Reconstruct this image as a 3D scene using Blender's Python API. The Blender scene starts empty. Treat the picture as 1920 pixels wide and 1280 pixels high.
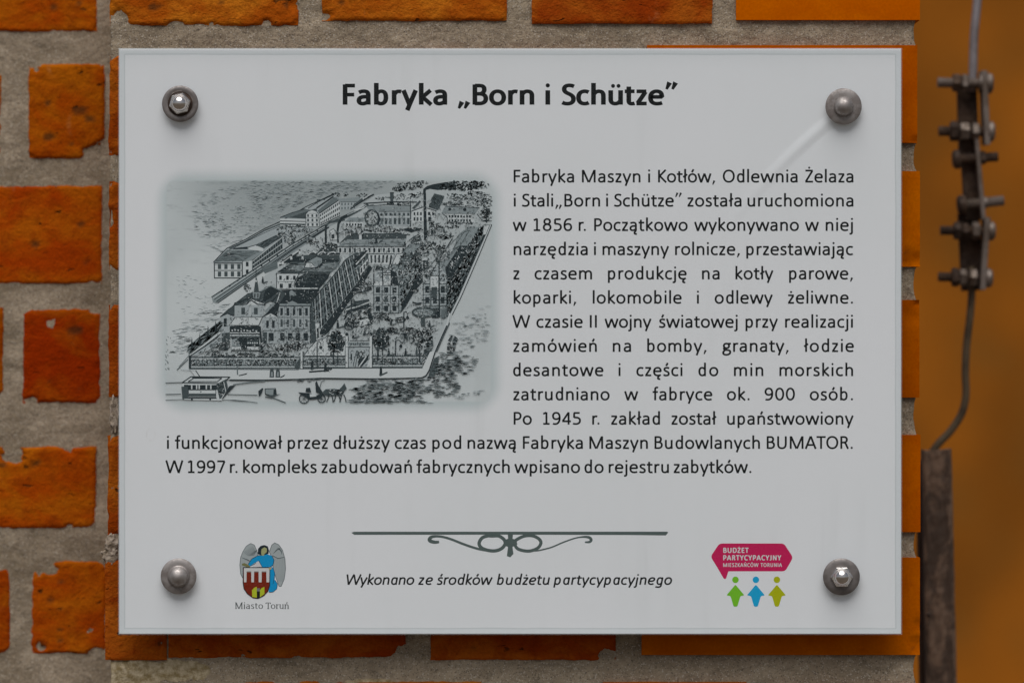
import bpy, math, random
from mathutils import Vector, noise
R = math.radians
SC = bpy.context.scene

# ------------------------------------------------------------------ camera, world, sun, exposure
S = 2440.0            # photograph pixels per metre at the sign
D = 3.0               # camera to sign
ZC = 1.55             # height of the sign's centre above the ground
def W(px, py, y=0.0):  # a point of the place at depth y behind the sign's print
    k = (D + y) / D / S
    return Vector(((px - 960) * k, y, (640 - py) * k + ZC))
cam = bpy.data.cameras.new("camera")
cam.sensor_width = 36.0
cam.lens = 36.0 * D / (1920 / S)
cam.clip_start = 0.05
cam.clip_end = 200
cam.dof.use_dof = True
cam.dof.focus_distance = D + 0.004
cam.dof.aperture_fstop = 2.8
camo = bpy.data.objects.new("camera", cam)
camo.location = (0, -D, ZC)
camo.rotation_euler = (R(90), 0, 0)
SC.collection.objects.link(camo)
SC.camera = camo

SUN_EL, SUN_AZ = 62.0, 188.0      # behind the camera, a little to the left, veiled by cloud
w = bpy.data.worlds.new("World"); SC.world = w; w.use_nodes = True
nt = w.node_tree
bg = nt.nodes["Background"]
sky = nt.nodes.new("ShaderNodeTexSky"); sky.sky_type = 'NISHITA'; sky.sun_disc = False
sky.sun_elevation = R(SUN_EL); sky.sun_rotation = R(SUN_AZ)
sky.air_density = 1.0; sky.dust_density = 1.5; sky.ozone_density = 1.0
hs = nt.nodes.new("ShaderNodeHueSaturation"); hs.inputs['Saturation'].default_value = 0.42
nt.links.new(sky.outputs[0], hs.inputs['Color']); nt.links.new(hs.outputs[0], bg.inputs['Color'])
bg.inputs['Strength'].default_value = 0.05
sl = bpy.data.lights.new("sun", 'SUN'); sl.energy = 2.4; sl.angle = R(55); sl.color = (1.0, 0.985, 0.965)
so = bpy.data.objects.new("sun", sl); SC.collection.objects.link(so)
az = R(SUN_AZ)
sd = Vector((math.sin(az) * math.cos(R(SUN_EL)), math.cos(az) * math.cos(R(SUN_EL)), math.sin(R(SUN_EL))))
so.rotation_euler = sd.to_track_quat('Z', 'Y').to_euler()
SC.view_settings.view_transform = 'Standard'
SC.view_settings.look = 'None'
SC.view_settings.exposure = 0.15
SC.view_settings.gamma = 1.0

# ------------------------------------------------------------------ helpers
def empty(name, loc, label, cat, group=None):
    o = bpy.data.objects.new(name, None); SC.collection.objects.link(o)
    o.empty_display_size = 0.02
    o.location = loc; o['label'] = label; o['category'] = cat
    if group: o['group'] = group
    return o
def obj(name, verts, faces, mat, parent=None, loc=None, smooth=False):
    """verts are world points; loc is the origin of the new object (world)"""
    me = bpy.data.meshes.new(name)
    loc = Vector(loc) if loc is not None else Vector((0, 0, 0))
    me.from_pydata([tuple(Vector(v) - loc) for v in verts], [], faces)
    me.materials.append(mat)
    if smooth: me.polygons.foreach_set("use_smooth", [True] * len(me.polygons))
    me.update()
    o = bpy.data.objects.new(name, me); SC.collection.objects.link(o)
    if parent is not None:
        o.parent = parent
        pw = Vector(parent.location)
        if parent.parent is not None: pw = pw + Vector(parent.parent.location)
        o.location = loc - pw
    else:
        o.location = loc
    return o

class NM:
    """small node-material writer"""
    def __init__(s, name):
        s.m = bpy.data.materials.new(name); s.m.use_nodes = True
        s.t = s.m.node_tree; s.b = s.t.nodes['Principled BSDF']; s.out = s.t.nodes['Material Output']
    def n(s, kind, **kw):
        n = s.t.nodes.new('ShaderNode' + kind)
        for k, v in kw.items():
            if k.startswith('_'): setattr(n, k[1:], v)
            else:
                key = int(k[1:]) if k[0] == 'i' and k[1:].isdigit() else k.replace('__', ' ')
                s.put(n.inputs[key], v)
        return n
    def put(s, inp, v):
        if isinstance(v, bpy.types.NodeSocket): s.t.links.new(v, inp)
        elif isinstance(v, bpy.types.Node): s.t.links.new(v.outputs[0], inp)
        else: inp.default_value = v
    def math(s, op, a, b=0.0, c=0.0, clamp=False):
        n = s.t.nodes.new('ShaderNodeMath'); n.operation = op; n.use_clamp = clamp
        s.put(n.inputs[0], a); s.put(n.inputs[1], b); s.put(n.inputs[2], c)
        return n.outputs[0]
    def ramp(s, f, a, b, lo=0.0, hi=1.0, smooth=True):
        n = s.t.nodes.new('ShaderNodeMapRange'); n.interpolation_type = 'SMOOTHSTEP' if smooth else 'LINEAR'
        s.put(n.inputs[0], f); n.inputs[1].default_value = a; n.inputs[2].default_value = b
        n.inputs[3].default_value = lo; n.inputs[4].default_value = hi
        return n.outputs[0]
    def mix(s, f, a, b, mode='MIX'):
        n = s.t.nodes.new('ShaderNodeMix'); n.data_type = 'RGBA'; n.blend_type = mode
        s.put(n.inputs[0], f)
        s.put(n.inputs[6], (*a, 1) if isinstance(a, tuple) and len(a) == 3 else a)
        s.put(n.inputs[7], (*b, 1) if isinstance(b, tuple) and len(b) == 3 else b)
        return n.outputs[2]
    def noise(s, vec, scale, detail=4, rough=0.55, dist=0.0):
        n = s.n('TexNoise', Scale=scale, Detail=detail, Roughness=rough, Distortion=dist)
        if vec is not None: s.put(n.inputs['Vector'], vec)
        return n.outputs['Fac']
    def pos(s):
        return s.n('NewGeometry').outputs['Position']
    def scaled(s, vec, sc, off=(0, 0, 0)):
        n = s.t.nodes.new('ShaderNodeMapping'); s.put(n.inputs['Vector'], vec)
        n.inputs['Scale'].default_value = sc; n.inputs['Location'].default_value = off
        return n.outputs[0]
    def bump(s, h, dist, strength=1.0):
        n = s.n('Bump', Strength=strength, Distance=dist); s.put(n.inputs['Height'], h)
        s.t.links.new(n.outputs[0], s.b.inputs['Normal']); return n
    def set(s, color=None, rough=None, metal=None, spec=None):
        if color is not None: s.put(s.b.inputs['Base Color'], (*color, 1) if isinstance(color, tuple) and len(color) == 3 else color)
        if rough is not None: s.put(s.b.inputs['Roughness'], rough)
        if metal is not None: s.put(s.b.inputs['Metallic'], metal)
        if spec is not None: s.put(s.b.inputs['Specular IOR Level'], spec)
        return s

# ------------------------------------------------------------------ materials
def mat_brick(name, c0, c1, c2, pit=1.0, bumpd=0.0006, lime_and_dent_shade=0.5, var=0.18, hue=0.012):
    m = NM(name); p = m.pos()
    rnd = m.n('ObjectInfo').outputs['Random']
    pv = m.scaled(p, (1, 1, 1.5))
    n1 = m.noise(pv, 22, 5, 0.6, 0.4)
    n2 = m.noise(p, 90, 5, 0.65, 0.2)
    n3 = m.noise(p, 480, 3, 0.6)
    c = m.mix(m.ramp(n1, 0.35, 0.66), c0, c1)
    c = m.mix(m.ramp(n2, 0.50, 0.72, 0, 0.6), c, c2)
    c = m.mix(m.ramp(n3, 0.3, 0.7, 0, 0.22), c, tuple(v * 0.45 for v in c0))
    # dark pits and pores, the shade inside them put into the colour
    pn = m.noise(m.scaled(p, (1, 1, 2.2)), 75, 2, 0.5, 0.6)
    pits = m.ramp(pn, 0.70, 0.76)
    c = m.mix(m.math('MULTIPLY', pits, 0.75 * pit), c, (0.05, 0.022, 0.008))
    # pale lime traces
    ln = m.noise(m.scaled(p, (1.6, 1, 1), (3, 1, 7)), 38, 6, 0.7, 0.3)
    c = m.mix(m.math('MULTIPLY', m.ramp(ln, 0.62, 0.80), 0.45 * lime_and_dent_shade), c, (0.46, 0.24, 0.10))
    h = m.n('HueSaturation', Color=c)
    m.put(h.inputs['Hue'], m.math('ADD', 0.5 - hue * 0.5, m.math('MULTIPLY', rnd, hue)))
    oc = m.n('ObjectInfo').outputs['Color']; sv = m.n('SeparateColor'); m.put(sv.inputs[0], oc)
    m.put(h.inputs['Value'], m.math('MULTIPLY', sv.outputs[0], m.math('ADD', 1 - var * 0.6, m.math('MULTIPLY', rnd, var))))
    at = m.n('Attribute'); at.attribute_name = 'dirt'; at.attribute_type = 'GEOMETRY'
    cc = m.mix(m.math('MULTIPLY', at.outputs['Fac'], 0.7), h.outputs[0], (0.055, 0.030, 0.012))  # small dents go dark brown, painting in the shade of deep holes
    m.set(cc, 0.95, 0, 0.0)
    hh = m.math('SUBTRACT', m.math('ADD', m.math('MULTIPLY', n2, 1.4), m.math('MULTIPLY', n3, 0.5)), m.math('MULTIPLY', pits, 1.2 * pit))
    m.bump(hh, bumpd)
    return m.m
M_OLD = mat_brick("old_brick", (0.33, 0.055, 0.004), (0.48, 0.130, 0.010), (0.23, 0.036, 0.004), 1.0, 0.0017, 0.7)
M_LEFT = mat_brick("weathered_brick", (0.35, 0.044, 0.002), (0.42, 0.098, 0.004), (0.22, 0.032, 0.003), 1.0, 0.0016, 0.6)
M_NEW = mat_brick("smooth_brick", (0.46, 0.092, 0.0), (0.53, 0.118, 0.0), (0.42, 0.076, 0.0), 0.10, 0.00012, 0.05, 0.12, 0.005)

def mat_mortar(name, base, lo, grain, patch=None):
    m = NM(name); p = m.pos()
    n1 = m.noise(m.scaled(p, (1, 1, 1.6)), 17, 6, 0.68, 0.6)
    n2 = m.noise(p, 260, 3, 0.65); n5 = m.noise(m.scaled(p, (1, 1, 2.2), (4, 0, 1)), 45, 5, 0.7, 1.0)
    v = m.n('TexVoronoi', Scale=grain); m.put(v.inputs['Vector'], p)
    g = v.outputs['Color']
    sep = m.n('SeparateColor'); m.put(sep.inputs[0], g)
    c = m.mix(m.ramp(n1, 0.35, 0.68), lo, base)
    c = m.mix(m.ramp(n2, 0.42, 0.68, 0, 0.6), c, tuple(x * 0.62 for x in base))
    c = m.mix(m.ramp(n5, 0.52, 0.66, 0, 0.55), c, tuple(x * 0.60 for x in lo))
    c = m.mix(m.ramp(n5, 0.44, 0.32, 0, 0.35), c, tuple(x * 1.28 for x in base))
    c = m.mix(m.ramp(sep.outputs[0], 0.86, 0.96, 0, 0.55), c, (0.62, 0.56, 0.48))
    c = m.mix(m.ramp(sep.outputs[1], 0.84, 0.95, 0, 0.65), c, (0.11, 0.085, 0.06))
    if patch:      # old ochre lime mortar left in the joint, with its own ragged outline
        sp = m.n('SeparateXYZ'); m.put(sp.inputs[0], p); tot = None
        for (cx, cy, rx, ry) in patch:
            w0 = W(cx, cy, 0.02)
            u = m.math('DIVIDE', m.math('SUBTRACT', sp.outputs[0], w0.x), rx / S); v_ = m.math('DIVIDE', m.math('SUBTRACT', sp.outputs[2], w0.z), ry / S)
            d = m.math('ADD', m.math('ADD', m.math('MULTIPLY', u, u), m.math('MULTIPLY', v_, v_)), m.math('MULTIPLY', m.math('SUBTRACT', m.noise(p, 90, 5, 0.7), 0.5), 2.4))
            k_ = m.ramp(d, 1.05, 0.85); tot = k_ if tot is None else m.math('MAXIMUM', tot, k_)
        pn = m.noise(p, 170, 5, 0.7)
        c = m.mix(tot, c, m.mix(m.ramp(pn, 0.35, 0.65), (0.27, 0.20, 0.095), (0.56, 0.46, 0.31)))
    m.set(c, 0.95, 0, 0.15)
    hh = m.math('ADD', m.math('MULTIPLY', n2, 1.4), m.math('MULTIPLY', sep.outputs[2], 0.7))
    m.bump(hh, 0.0009)
    return m.m
M_MORT = mat_mortar("sandy_mortar", (0.430, 0.345, 0.248), (0.31, 0.245, 0.170), 1250, [(255, 1262, 62, 28), (335, 1258, 60, 20), (700, 1285, 60, 12)])
M_MORT_L = mat_mortar("smeared_mortar", (0.48, 0.385, 0.280), (0.27, 0.210, 0.140), 1500)
def mat_lime():
    m = NM("pale_lime_mortar"); p = m.pos()
    n = m.noise(p, 160, 5, 0.7)
    m.set(m.mix(m.ramp(n, 0.35, 0.65), (0.28, 0.22, 0.16), (0.52, 0.43, 0.35)), 0.95, 0, 0.1)
    m.bump(n, 0.002); return m.m
M_LIME = mat_lime()
def mat_lime2():
    m = NM("ochre_lime_mortar"); p = m.pos()
    n = m.noise(p, 110, 5, 0.7)
    m.set(m.mix(m.ramp(n, 0.35, 0.65), (0.26, 0.20, 0.10), (0.48, 0.40, 0.27)), 0.95, 0, 0.1)
    m.bump(n, 0.002); return m.m
M_LIME2 = mat_lime2()

def mat_metal(name, c0, c1, rough, metal=1.0, scale=300, bd=0.0002):
    m = NM(name); p = m.pos()
    n = m.noise(p, scale, 4, 0.6); n2 = m.noise(p, scale * 0.25, 4, 0.6)
    c = m.mix(m.ramp(n2, 0.4, 0.62), c0, c1)
    m.set(c, m.ramp(n, 0.3, 0.7, rough * 0.8, min(1, rough * 1.25)), metal)
    m.bump(n, bd, 0.6); return m.m
M_CHROME = mat_metal("bright_steel", (0.80, 0.75, 0.72), (0.70, 0.65, 0.62), 0.21, 1.0, 300, 0.00002)
M_DULL = mat_metal("dull_steel", (0.42, 0.385, 0.365), (0.33, 0.295, 0.28), 0.55, 0.9, 500, 0.00010)
M_WASH = mat_metal("washer_steel", (0.34, 0.31, 0.295), (0.23, 0.20, 0.185), 0.55, 0.6, 520, 0.00016)
M_WASHD = mat_metal("darker_washer_steel", (0.24, 0.215, 0.205), (0.17, 0.15, 0.14), 0.5, 0.6, 520, 0.00012)
M_DARKRING = mat_metal("dark_rust", (0.045, 0.028, 0.02), (0.07, 0.04, 0.025), 0.7, 0.3, 420, 0.0001)  # also colours the strip that stands for the shadow beside the pier
M_ZINC = mat_metal("weathered_zinc", (0.21, 0.17, 0.145), (0.13, 0.098, 0.075), 0.55, 0.55, 240, 0.0002)
M_RUSTY = mat_metal("brown_rusted_steel", (0.075, 0.042, 0.024), (0.034, 0.018, 0.010), 0.75, 0.25, 200, 0.0004)
M_WIRE = mat_metal("grey_aluminium_wire", (0.30, 0.27, 0.28), (0.20, 0.175, 0.175), 0.5, 0.55, 160, 0.0001)
M_WIRE2 = mat_metal("tarnished_wire", (0.125, 0.088, 0.050), (0.075, 0.052, 0.030), 0.6, 0.45, 160, 0.0002)
def mat_post():
    m = NM("flaking_rusty_paint"); p = m.pos()
    pv = m.scaled(p, (1, 1, 0.35))
    n = m.noise(pv, 75, 6, 0.7, 0.8); n2 = m.noise(pv, 420, 3, 0.6)
    c = m.mix(m.ramp(n, 0.42, 0.6), (0.060, 0.034, 0.020), (0.185, 0.112, 0.070))
    c = m.mix(m.ramp(n2, 0.55, 0.75, 0, 0.5), c, (0.04, 0.025, 0.018))
    n4 = m.noise(p, 30, 2); c = m.mix(m.ramp(n4, 0.66, 0.74, 0, 0.7), c, (0.22, 0.14, 0.03))
    m.set(c, 0.7, 0.1); m.bump(n, 0.0012); return m.m
M_POST = mat_post()
# ------------------------------------------------------------------ background wall, far and out of focus
def build_background():
    m = NM("rust_orange_render"); p = m.pos()
    n1 = m.noise(m.scaled(p, (1, 1, 0.8), (0.3, 0, 2.0)), 3.2, 2, 0.5)
    n2 = m.noise(p, 9, 2, 0.5)
    c = m.mix(m.ramp(n1, 0.36, 0.64), (0.215, 0.070, 0.006), (0.375, 0.116, 0.008))
    c = m.mix(m.ramp(n2, 0.45, 0.70, 0, 0.5), c, (0.20, 0.085, 0.014))
    m.set(c, 0.9, 0, 0.1); m.bump(m.noise(p, 60, 3), 0.004)
    y0, y1, x0, x1, z0, z1 = 4.0, 4.3, -1.0, 6.0, 0.0, 4.5
    r = empty('rendered_wall', (2.5, y0, 0), 'blurred rust orange wall far behind the lightning conductor', 'wall')
    v = [(x0, y0, z0), (x1, y0, z0), (x1, y0, z1), (x0, y0, z1), (x0, y1, z0), (x1, y1, z0), (x1, y1, z1), (x0, y1, z1)]
    f = [(0, 1, 2, 3), (5, 4, 7, 6), (4, 0, 3, 7), (1, 5, 6, 2), (3, 2, 6, 7), (0, 4, 5, 1)]
    obj('wall_face', v, f, m.m, r, (2.5, y0, 0))
build_background()
def build_bounce_ground():  # unseen sheet, added for bounce light and the lower reflections in the nuts
    m = NM("worn_paving_ground"); p = m.pos()
    n = m.noise(p, 2.2, 5, 0.6); n2 = m.noise(p, 40, 4, 0.6)
    c = m.mix(m.ramp(n, 0.35, 0.65), (0.09, 0.07, 0.05), (0.15, 0.125, 0.10)); c = m.mix(m.ramp(n2, .4, .7, 0, .5), c, (0.10, 0.085, 0.06))
    m.set(c, 0.95, 0, 0.2); m.bump(n2, 0.01)
    o = obj('ground', [(-80, -80, 0), (80, -80, 0), (80, 80, 0), (-80, 80, 0)], [(0, 1, 2, 3)], m.m); o['kind'] = 'structure'
build_bounce_ground()

# ------------------------------------------------------------------ bricks
def fb(x, y, z, o=4):
    return noise.fractal(Vector((x, y, z)), 0.9, 2.1, o)
def brick(parent, px0, px1, py0, py1, yf, depth, mat, rough=1.0, cell=0.0026, seed=0, dents=(), rr=0.004, name='brick', label=None, tilt=0.0):
    a = W(px0, py1, yf); b = W(px1, py0, yf)
    x0, x1, z0, z1 = a.x, b.x, a.z, b.z
    nx = max(6, int((x1 - x0) / cell)); nz = max(5, int((z1 - z0) / cell))
    rnd = random.Random(seed); sx, sy = rnd.uniform(-50, 50), rnd.uniform(-50, 50)
    V = []; F = []; DT = []
    proud = rnd.uniform(-0.0006, 0.0006) * rough
    for j in range(nz + 1):
        for i in range(nx + 1):
            u, v = i / nx, j / nz
            # crowd samples towards the edges
            u = u + 0.035 * math.sin(2 * math.pi * u) * -1; v = v - 0.05 * math.sin(2 * math.pi * v)
            x = x0 + (x1 - x0) * u; z = z0 + (z1 - z0) * v
            dx = min(x - x0, x1 - x); dz = min(z - z0, z1 - z)
            d = min(dx, dz)
            if dx < 0.012 and dz < 0.012:        # rounded corner
                q = 0.007 * rough + 0.0008
                if dx < q and dz < q: d = max(0, q - math.hypot(q - dx, q - dz))
            e = max(0.0, 1 - d / 0.012)
            n = fb(x * 38 + sx, z * 38 + sy, seed * 3.1)
            n2 = fb(x * 190 + sx, z * 190 + sy, seed * 1.7, 3)
            amp = 0.0010 * rough
            shift = e * (amp * (0.55 + n) + 0.0006 * rough * n2)
            cx = 1 if x - x0 < x1 - x else -1; cz = 1 if z - z0 < z1 - z else -1
            if dx < 0.012: x += cx * shift * (1 - dx / 0.012)
            if dz < 0.012: z += cz * shift * (1 - dz / 0.012)
            r_ = rr * (0.5 + 0.6 * rough)
            t = max(0.0, 1 - d / r_)
            y = yf + proud + r_ * 0.8 * t * t * (0.35 + 0.45 * rough) + tilt * (v - 0.5)
            y += rough * 0.0005 * fb(x * 32 + sy, z * 40 + sx, seed) + rough * 0.0004 * n2 + rough * 0.00035 * fb(x * 420, z * 520, seed * 2.2, 2)
            dt = 0.0
            # eroded bites out of the arris
            bite = fb(x * 30 + sy, z * 30 + sx, seed * 5.3 + 9, 2)
            if rough > 0.5 and bite > 0.5: y += 0.005 * rough * min(1, (bite - 0.5) * 4) * max(0.0, 1 - d / 0.006)
            for (qx, qy, qr, qd) in dents:
                c = W(qx, qy, yf); rad = qr / S
                dd = math.hypot(x - c.x, (z - c.z) * (1.5 if qr < 20 else 1)) / rad + 0.8 * n + 0.45 * n2
                if dd < 1:
                    edge_bite = d * S < qr * 1.25
                    y += (min(qd, 0.0028) if rough < 0.3 else qd if edge_bite else min(qd, 0.0005)) * min(1.0, (1 - dd) * 1.3)
                    if not edge_bite and qr < 20: dt = max(dt, min(1.0, (1 - dd) * 1.4) * min(1, qd / 0.002))  # how strongly shade is painted into this small dent
            V.append((x, y, z)); DT.append(dt)
    W_ = nx + 1
    for j in range(nz):
        for i in range(nx):
            k = j * W_ + i
            F.append((k, k + 1, k + 1 + W_, k + W_))
    ring = [i for i in range(nx + 1)] + [j * W_ + nx for j in range(1, nz + 1)] + [nz * W_ + i for i in range(nx - 1, -1, -1)] + [j * W_ for j in range(nz - 1, 0, -1)]
    n = len(ring); b0 = len(V)
    for k in ring: V.append(V[k]); DT.append(0.0)
    base = len(V)
    for k in ring: V.append((V[k][0], yf + depth, V[k][2])); DT.append(0.0)
    for i in range(n):
        j = (i + 1) % n
        F.append((b0 + j, b0 + i, base + i, base + j))
    F.append(tuple(base + i for i in range(n)))
    c = Vector(((x0 + x1) / 2, yf, (z0 + z1) / 2))
    o = obj(name, V, F, mat, parent, c, smooth=True)
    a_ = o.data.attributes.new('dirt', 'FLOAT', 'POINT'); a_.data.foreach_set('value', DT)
    if label: o['label'] = label
    return o

def mortar_sheet(parent, x0, x1, z0, z1, yb, mat, hf, depth, cell=0.0024, xr=None, xl=None):
    nx = int((x1 - x0) / cell); nz = int((z1 - z0) / cell)
    V = []; F = []
    for j in range(nz + 1):
        z = z0 + (z1 - z0) * j / nz
        r = xr(z) if xr else x1; l = xl(z) if xl else x0
        for i in range(nx + 1):
            x = l + (r - l) * i / nx
            y = yb + hf(x, z)
            V.append((x, y, z))
    W_ = nx + 1
    for j in range(nz):
        for i in range(nx):
            k = j * W_ + i; F.append((k, k + 1, k + 1 + W_, k + W_))
    ring = [i for i in range(nx + 1)] + [j * W_ + nx for j in range(1, nz + 1)] + [nz * W_ + i for i in range(nx - 1, -1, -1)] + [j * W_ for j in range(nz - 1, 0, -1)]
    base = len(V); n = len(ring)
    for k in ring: V.append((V[k][0], yb + depth, V[k][2]))
    for i in range(n):
        j = (i + 1) % n; F.append((ring[j], ring[i], base + i, base + j))
    F.append(tuple(base + i for i in range(n)))
    o = obj('mortar', V, F, mat, parent, parent.location, smooth=True)
    o['kind'] = 'stuff'
    return o

YP = 0.023        # face of the pier behind the sign's print
YL = 0.125        # face of the wall left of the pier
PIER_ROWS = [  # (brick list): x0, x1, top, bottom, material, roughness
    (205, 560, -132, 49, 'o', 1.0), (603, 952, -130, 40, 'o', 0.8), (997, 1336, -128, 45, 'o', 0.45), (1380, 1725, -140, 38, 'n', 0.06),
    (203, 560, 101, 291, 'o', 1.0), (600, 1165, 92, 275, 'o', 0.5), (1213, 1720, 85, 268, 'n', 0.06),
    (203, 470, 338, 507, 'o', 1.0), (515, 1010, 330, 505, 'o', 0.4), (1055, 1400, 325, 500, 'n', 0.1), (1445, 1725, 321, 500, 'n', 0.07),
    (203, 560, 571, 745, 'o', 0.9), (600, 1165, 566, 745, 'o', 0.4), (1213, 1724, 562, 745, 'n', 0.07),
    (200, 470, 816, 1004, 'o', 1.0), (515, 1010, 815, 1000, 'o', 0.4), (1055, 1400, 815, 998, 'n', 0.1), (1445, 1726, 815, 997, 'n', 0.05),
    (196, 313.2, 1050, 1237, 'o', 0.45), (314.4, 762, 1052, 1233, 'o', 0.8), (806, 1156, 1050, 1238, 'o', 0.85), (1203, 1725, 1045, 1227, 'n', 0.07),
    (455, 905, 1276, 1450, 'o', 0.9), (1130, 1400, 1278, 1450, 'n', 0.3), (1440, 1724, 1284, 1450, 'n', 0.1), (205, 410, 1300, 1450, 'o', 1.0),
]
PIER_DENTS = {
    10: [(1716, 492, 24, 0.006), (1700, 478, 8, 0.0015), (1722, 430, 6, 0.002), (1714, 388, 6, 0.0012)],
    13: [(1712, 590, 20, 0.0012), (1722, 568, 12, 0.005), (1722, 690, 7, 0.002)],
    6: [(1718, 262, 10, 0.004)],
    21: [(1722, 1205, 22, 0.0045), (1722, 1170, 12, 0.003), (1712, 1218, 9, 0.002)],
    0: [(228, 45, 20, 0.004), (330, 46, 18, 0.004), (395, 44, 7, 0.003), (500, 44, 12, 0.003), (415, 4, 8, 0.0015), (550, 10, 16, 0.002), (290, 14, 12, 0.002)],
    1: [(640, 5, 10, 0.002), (680, 4, 6, 0.001), (610, 30, 14, 0.003)],
    18: [(300, 1205, 10, 0.003)],
    20: [(890, 1213, 10, 0.0015), (1140, 1230, 20, 0.006)],
    19: [(750, 1222, 22, 0.006), (560, 1230, 14, 0.003), (455, 1228, 10, 0.003)],
}
def build_pier():
    r = empty('brick_pier', W(960, 1280, YP), 'orange brick pier with sandy joints carrying the white information sign', 'brick pier')
    for i, (x0, x1, y0, y1, k, ro) in enumerate(PIER_ROWS):
        vis = x0 < 210 or x1 > 1700 or y1 < 60 or y0 > 1040
        mat = M_OLD if k == 'o' else M_NEW
        if k == 'n': cell = 0.0035 if i in PIER_DENTS else 0.008
        else: cell = 0.0019
        if not vis: cell = 0.012
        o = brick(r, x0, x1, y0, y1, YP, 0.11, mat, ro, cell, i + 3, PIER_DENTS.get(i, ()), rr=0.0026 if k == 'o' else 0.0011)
        v = {3: 1.22, 6: 0.98, 10: 1.04, 13: 0.92, 17: 1.02, 21: 0.95, 0: 1.12, 1: 1.1, 2: 0.98}.get(i, 1.0); o.color = (v, v, v, 1)
    joints = [(38, 86, 0), (268, 321, 0), (500, 562, 0), (745, 815, 0), (997, 1045, 0), (1227, 1284, 0)]
    jr = [(W(0, b, YP).z, W(0, a, YP).z) for a, b, _ in joints]
    xr_ = W(1722, 0, YP).x; xl_ = W(207, 0, YP).x
    def xr(z):
        t = 0
        for a, b in jr:
            if a < z < b:
                u = (z - a) / (b - a); t = math.sin(math.pi * u) ** 0.6
        return xr_ - 0.0012 - 0.0022 * t + 0.0008 * fb(z * 90, 3, 1, 3)
    def xl(z): return xl_ + 0.0012 * fb(z * 70, 8, 2, 3)
    def hf(x, z):
        h = 0.0018 + 0.0010 * fb(x * 45, z * 60, 2.2) + 0.0006 * fb(x * 260, z * 260, 5, 3)
        k = (x - xl_) / (xr_ - xl_)
        h += 0.0022 * k                      # the newer joints on the right are struck deeper
        return h
    mortar_sheet(r, xl_, xr_, W(0, 1420, YP).z, W(0, -110, YP).z, YP, M_MORT, hf, 0.10, 0.0024, xr, xl)
    # pale lumps of old lime mortar squeezed out of the joints on the left edge
    for (cx, cy, rx, ry, mat, sd) in [(214, 776, 9, 36, M_LIME, 1), (209, 1018, 12, 18, M_LIME, 2), (206, 1042, 15, 17, M_LIME, 5)]:
        V = []; F = []; n1, n2 = 40, 14
        for a in range(n2 + 1):
            ph = math.pi / 2 * a / n2
            for b in range(n1):
                th = 2 * math.pi * b / n1
                q = 1 + 0.45 * fb(math.cos(th) * 2.4 + sd * 9, math.sin(th) * 2.4, math.cos(ph) * 2.5, 4)
                p = W(cx + rx * q * math.sin(ph) * math.cos(th), cy + ry * q * math.sin(ph) * math.sin(th), YP)
                p.y = YP + 0.004 - 0.0040 * min(1, 2.2 * math.cos(ph)) * (1 + 0.35 * fb(p.x * 260, p.z * 260, sd))
                V.append(p)
        for a in range(n2):
            for b in range(n1):
                c = (b + 1) % n1; F.append((a * n1 + b, a * n1 + c, (a + 1) * n1 + c, (a + 1) * n1 + b))
        obj('mortar_lump', V, F, mat, r, W(cx, cy, YP), smooth=True)
    return r
build_pier()

LEFT = [  # x0, x1, top, bottom, rough
    (-170, 183, -120, 60, 0.8), (-110, 2, 140, 302, 1.0), (52, 197, 119, 298, 0.9), (-170, 192, 347, 532, 0.7),
    (-120, 7, 575, 745, 1.0), (42, 189, 578, 756, 0.9), (-170, 181, 836, 990, 1.0),
    (-130, 19, 1066, 1224, 0.8), (58, 200, 1050, 1226, 1.0), (-170, 150, 1290, 1460, 0.9), (185, 260, 1295, 1460, 0.9),
]
LEFT_DENTS = {
    2: [(185, 285, 34, 0.010), (90, 194, 9, 0.003), (92, 257, 12, 0.003), (150, 208, 12, 0.002), (62, 118, 22, 0.008), (135, 270, 8, 0.002), (170, 225, 10, 0.002)],
    3: [(120, 458, 9, 0.003), (66, 457, 10, 0.003), (150, 420, 15, 0.003), (160, 492, 14, 0.0012)],
    5: [(140, 618, 17, 0.005), (180, 580, 14, 0.008), (92, 716, 9, 0.003), (110, 685, 6, 0.002), (60, 750, 12, 0.004)],
    6: [(28, 850, 24, 0.010), (66, 868, 12, 0.003), (130, 838, 25, 0.006), (5, 872, 10, 0.003), (130, 985, 8, 0.003), (80, 895, 40, 0.0012)],
    8: [(76, 1062, 22, 0.008), (80, 1212, 13, 0.005), (113, 1180, 6, 0.004), (113, 1200, 7, 0.004), (113, 1140, 5, 0.003), (95, 1125, 8, 0.002), (176, 1168, 9, 0.003), (115, 1090, 8, 0.002), (180, 1226, 12, 0.008)],
    0: [(100, 14, 10, 0.002), (148, 6, 8, 0.003)],
}
def build_left_wall():
    r = empty('brick_wall', W(60, 1280, YL), 'weathered orange brick wall set back at the left of the pier', 'brick wall')
    for i, (x0, x1, y0, y1, ro) in enumerate(LEFT):
        # the list gives where the arrises are seen from the camera; the wall runs on behind the pier's corner
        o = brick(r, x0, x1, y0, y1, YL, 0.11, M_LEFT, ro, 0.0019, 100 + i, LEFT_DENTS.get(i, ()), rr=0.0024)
        v = (1.05, .9, 1.0, 1.12, .85, 1.0, 1.08, .95, 1.1, 1, 1)[i]; o.color = (v, v, v, 1)
    x0, x1 = W(-170, 0, YL).x, W(262, 0, YL).x
    def hf(x, z):
        return 0.0016 + 0.0011 * fb(x * 26, z * 30, 7.7) + 0.0005 * fb(x * 120, z * 120, 3, 3)
    mortar_sheet(r, x0, x1, W(0, 1420, YL).z, W(0, -110, YL).z, YL, M_MORT_L, hf, 0.10, 0.0028)
build_left_wall()
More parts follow.
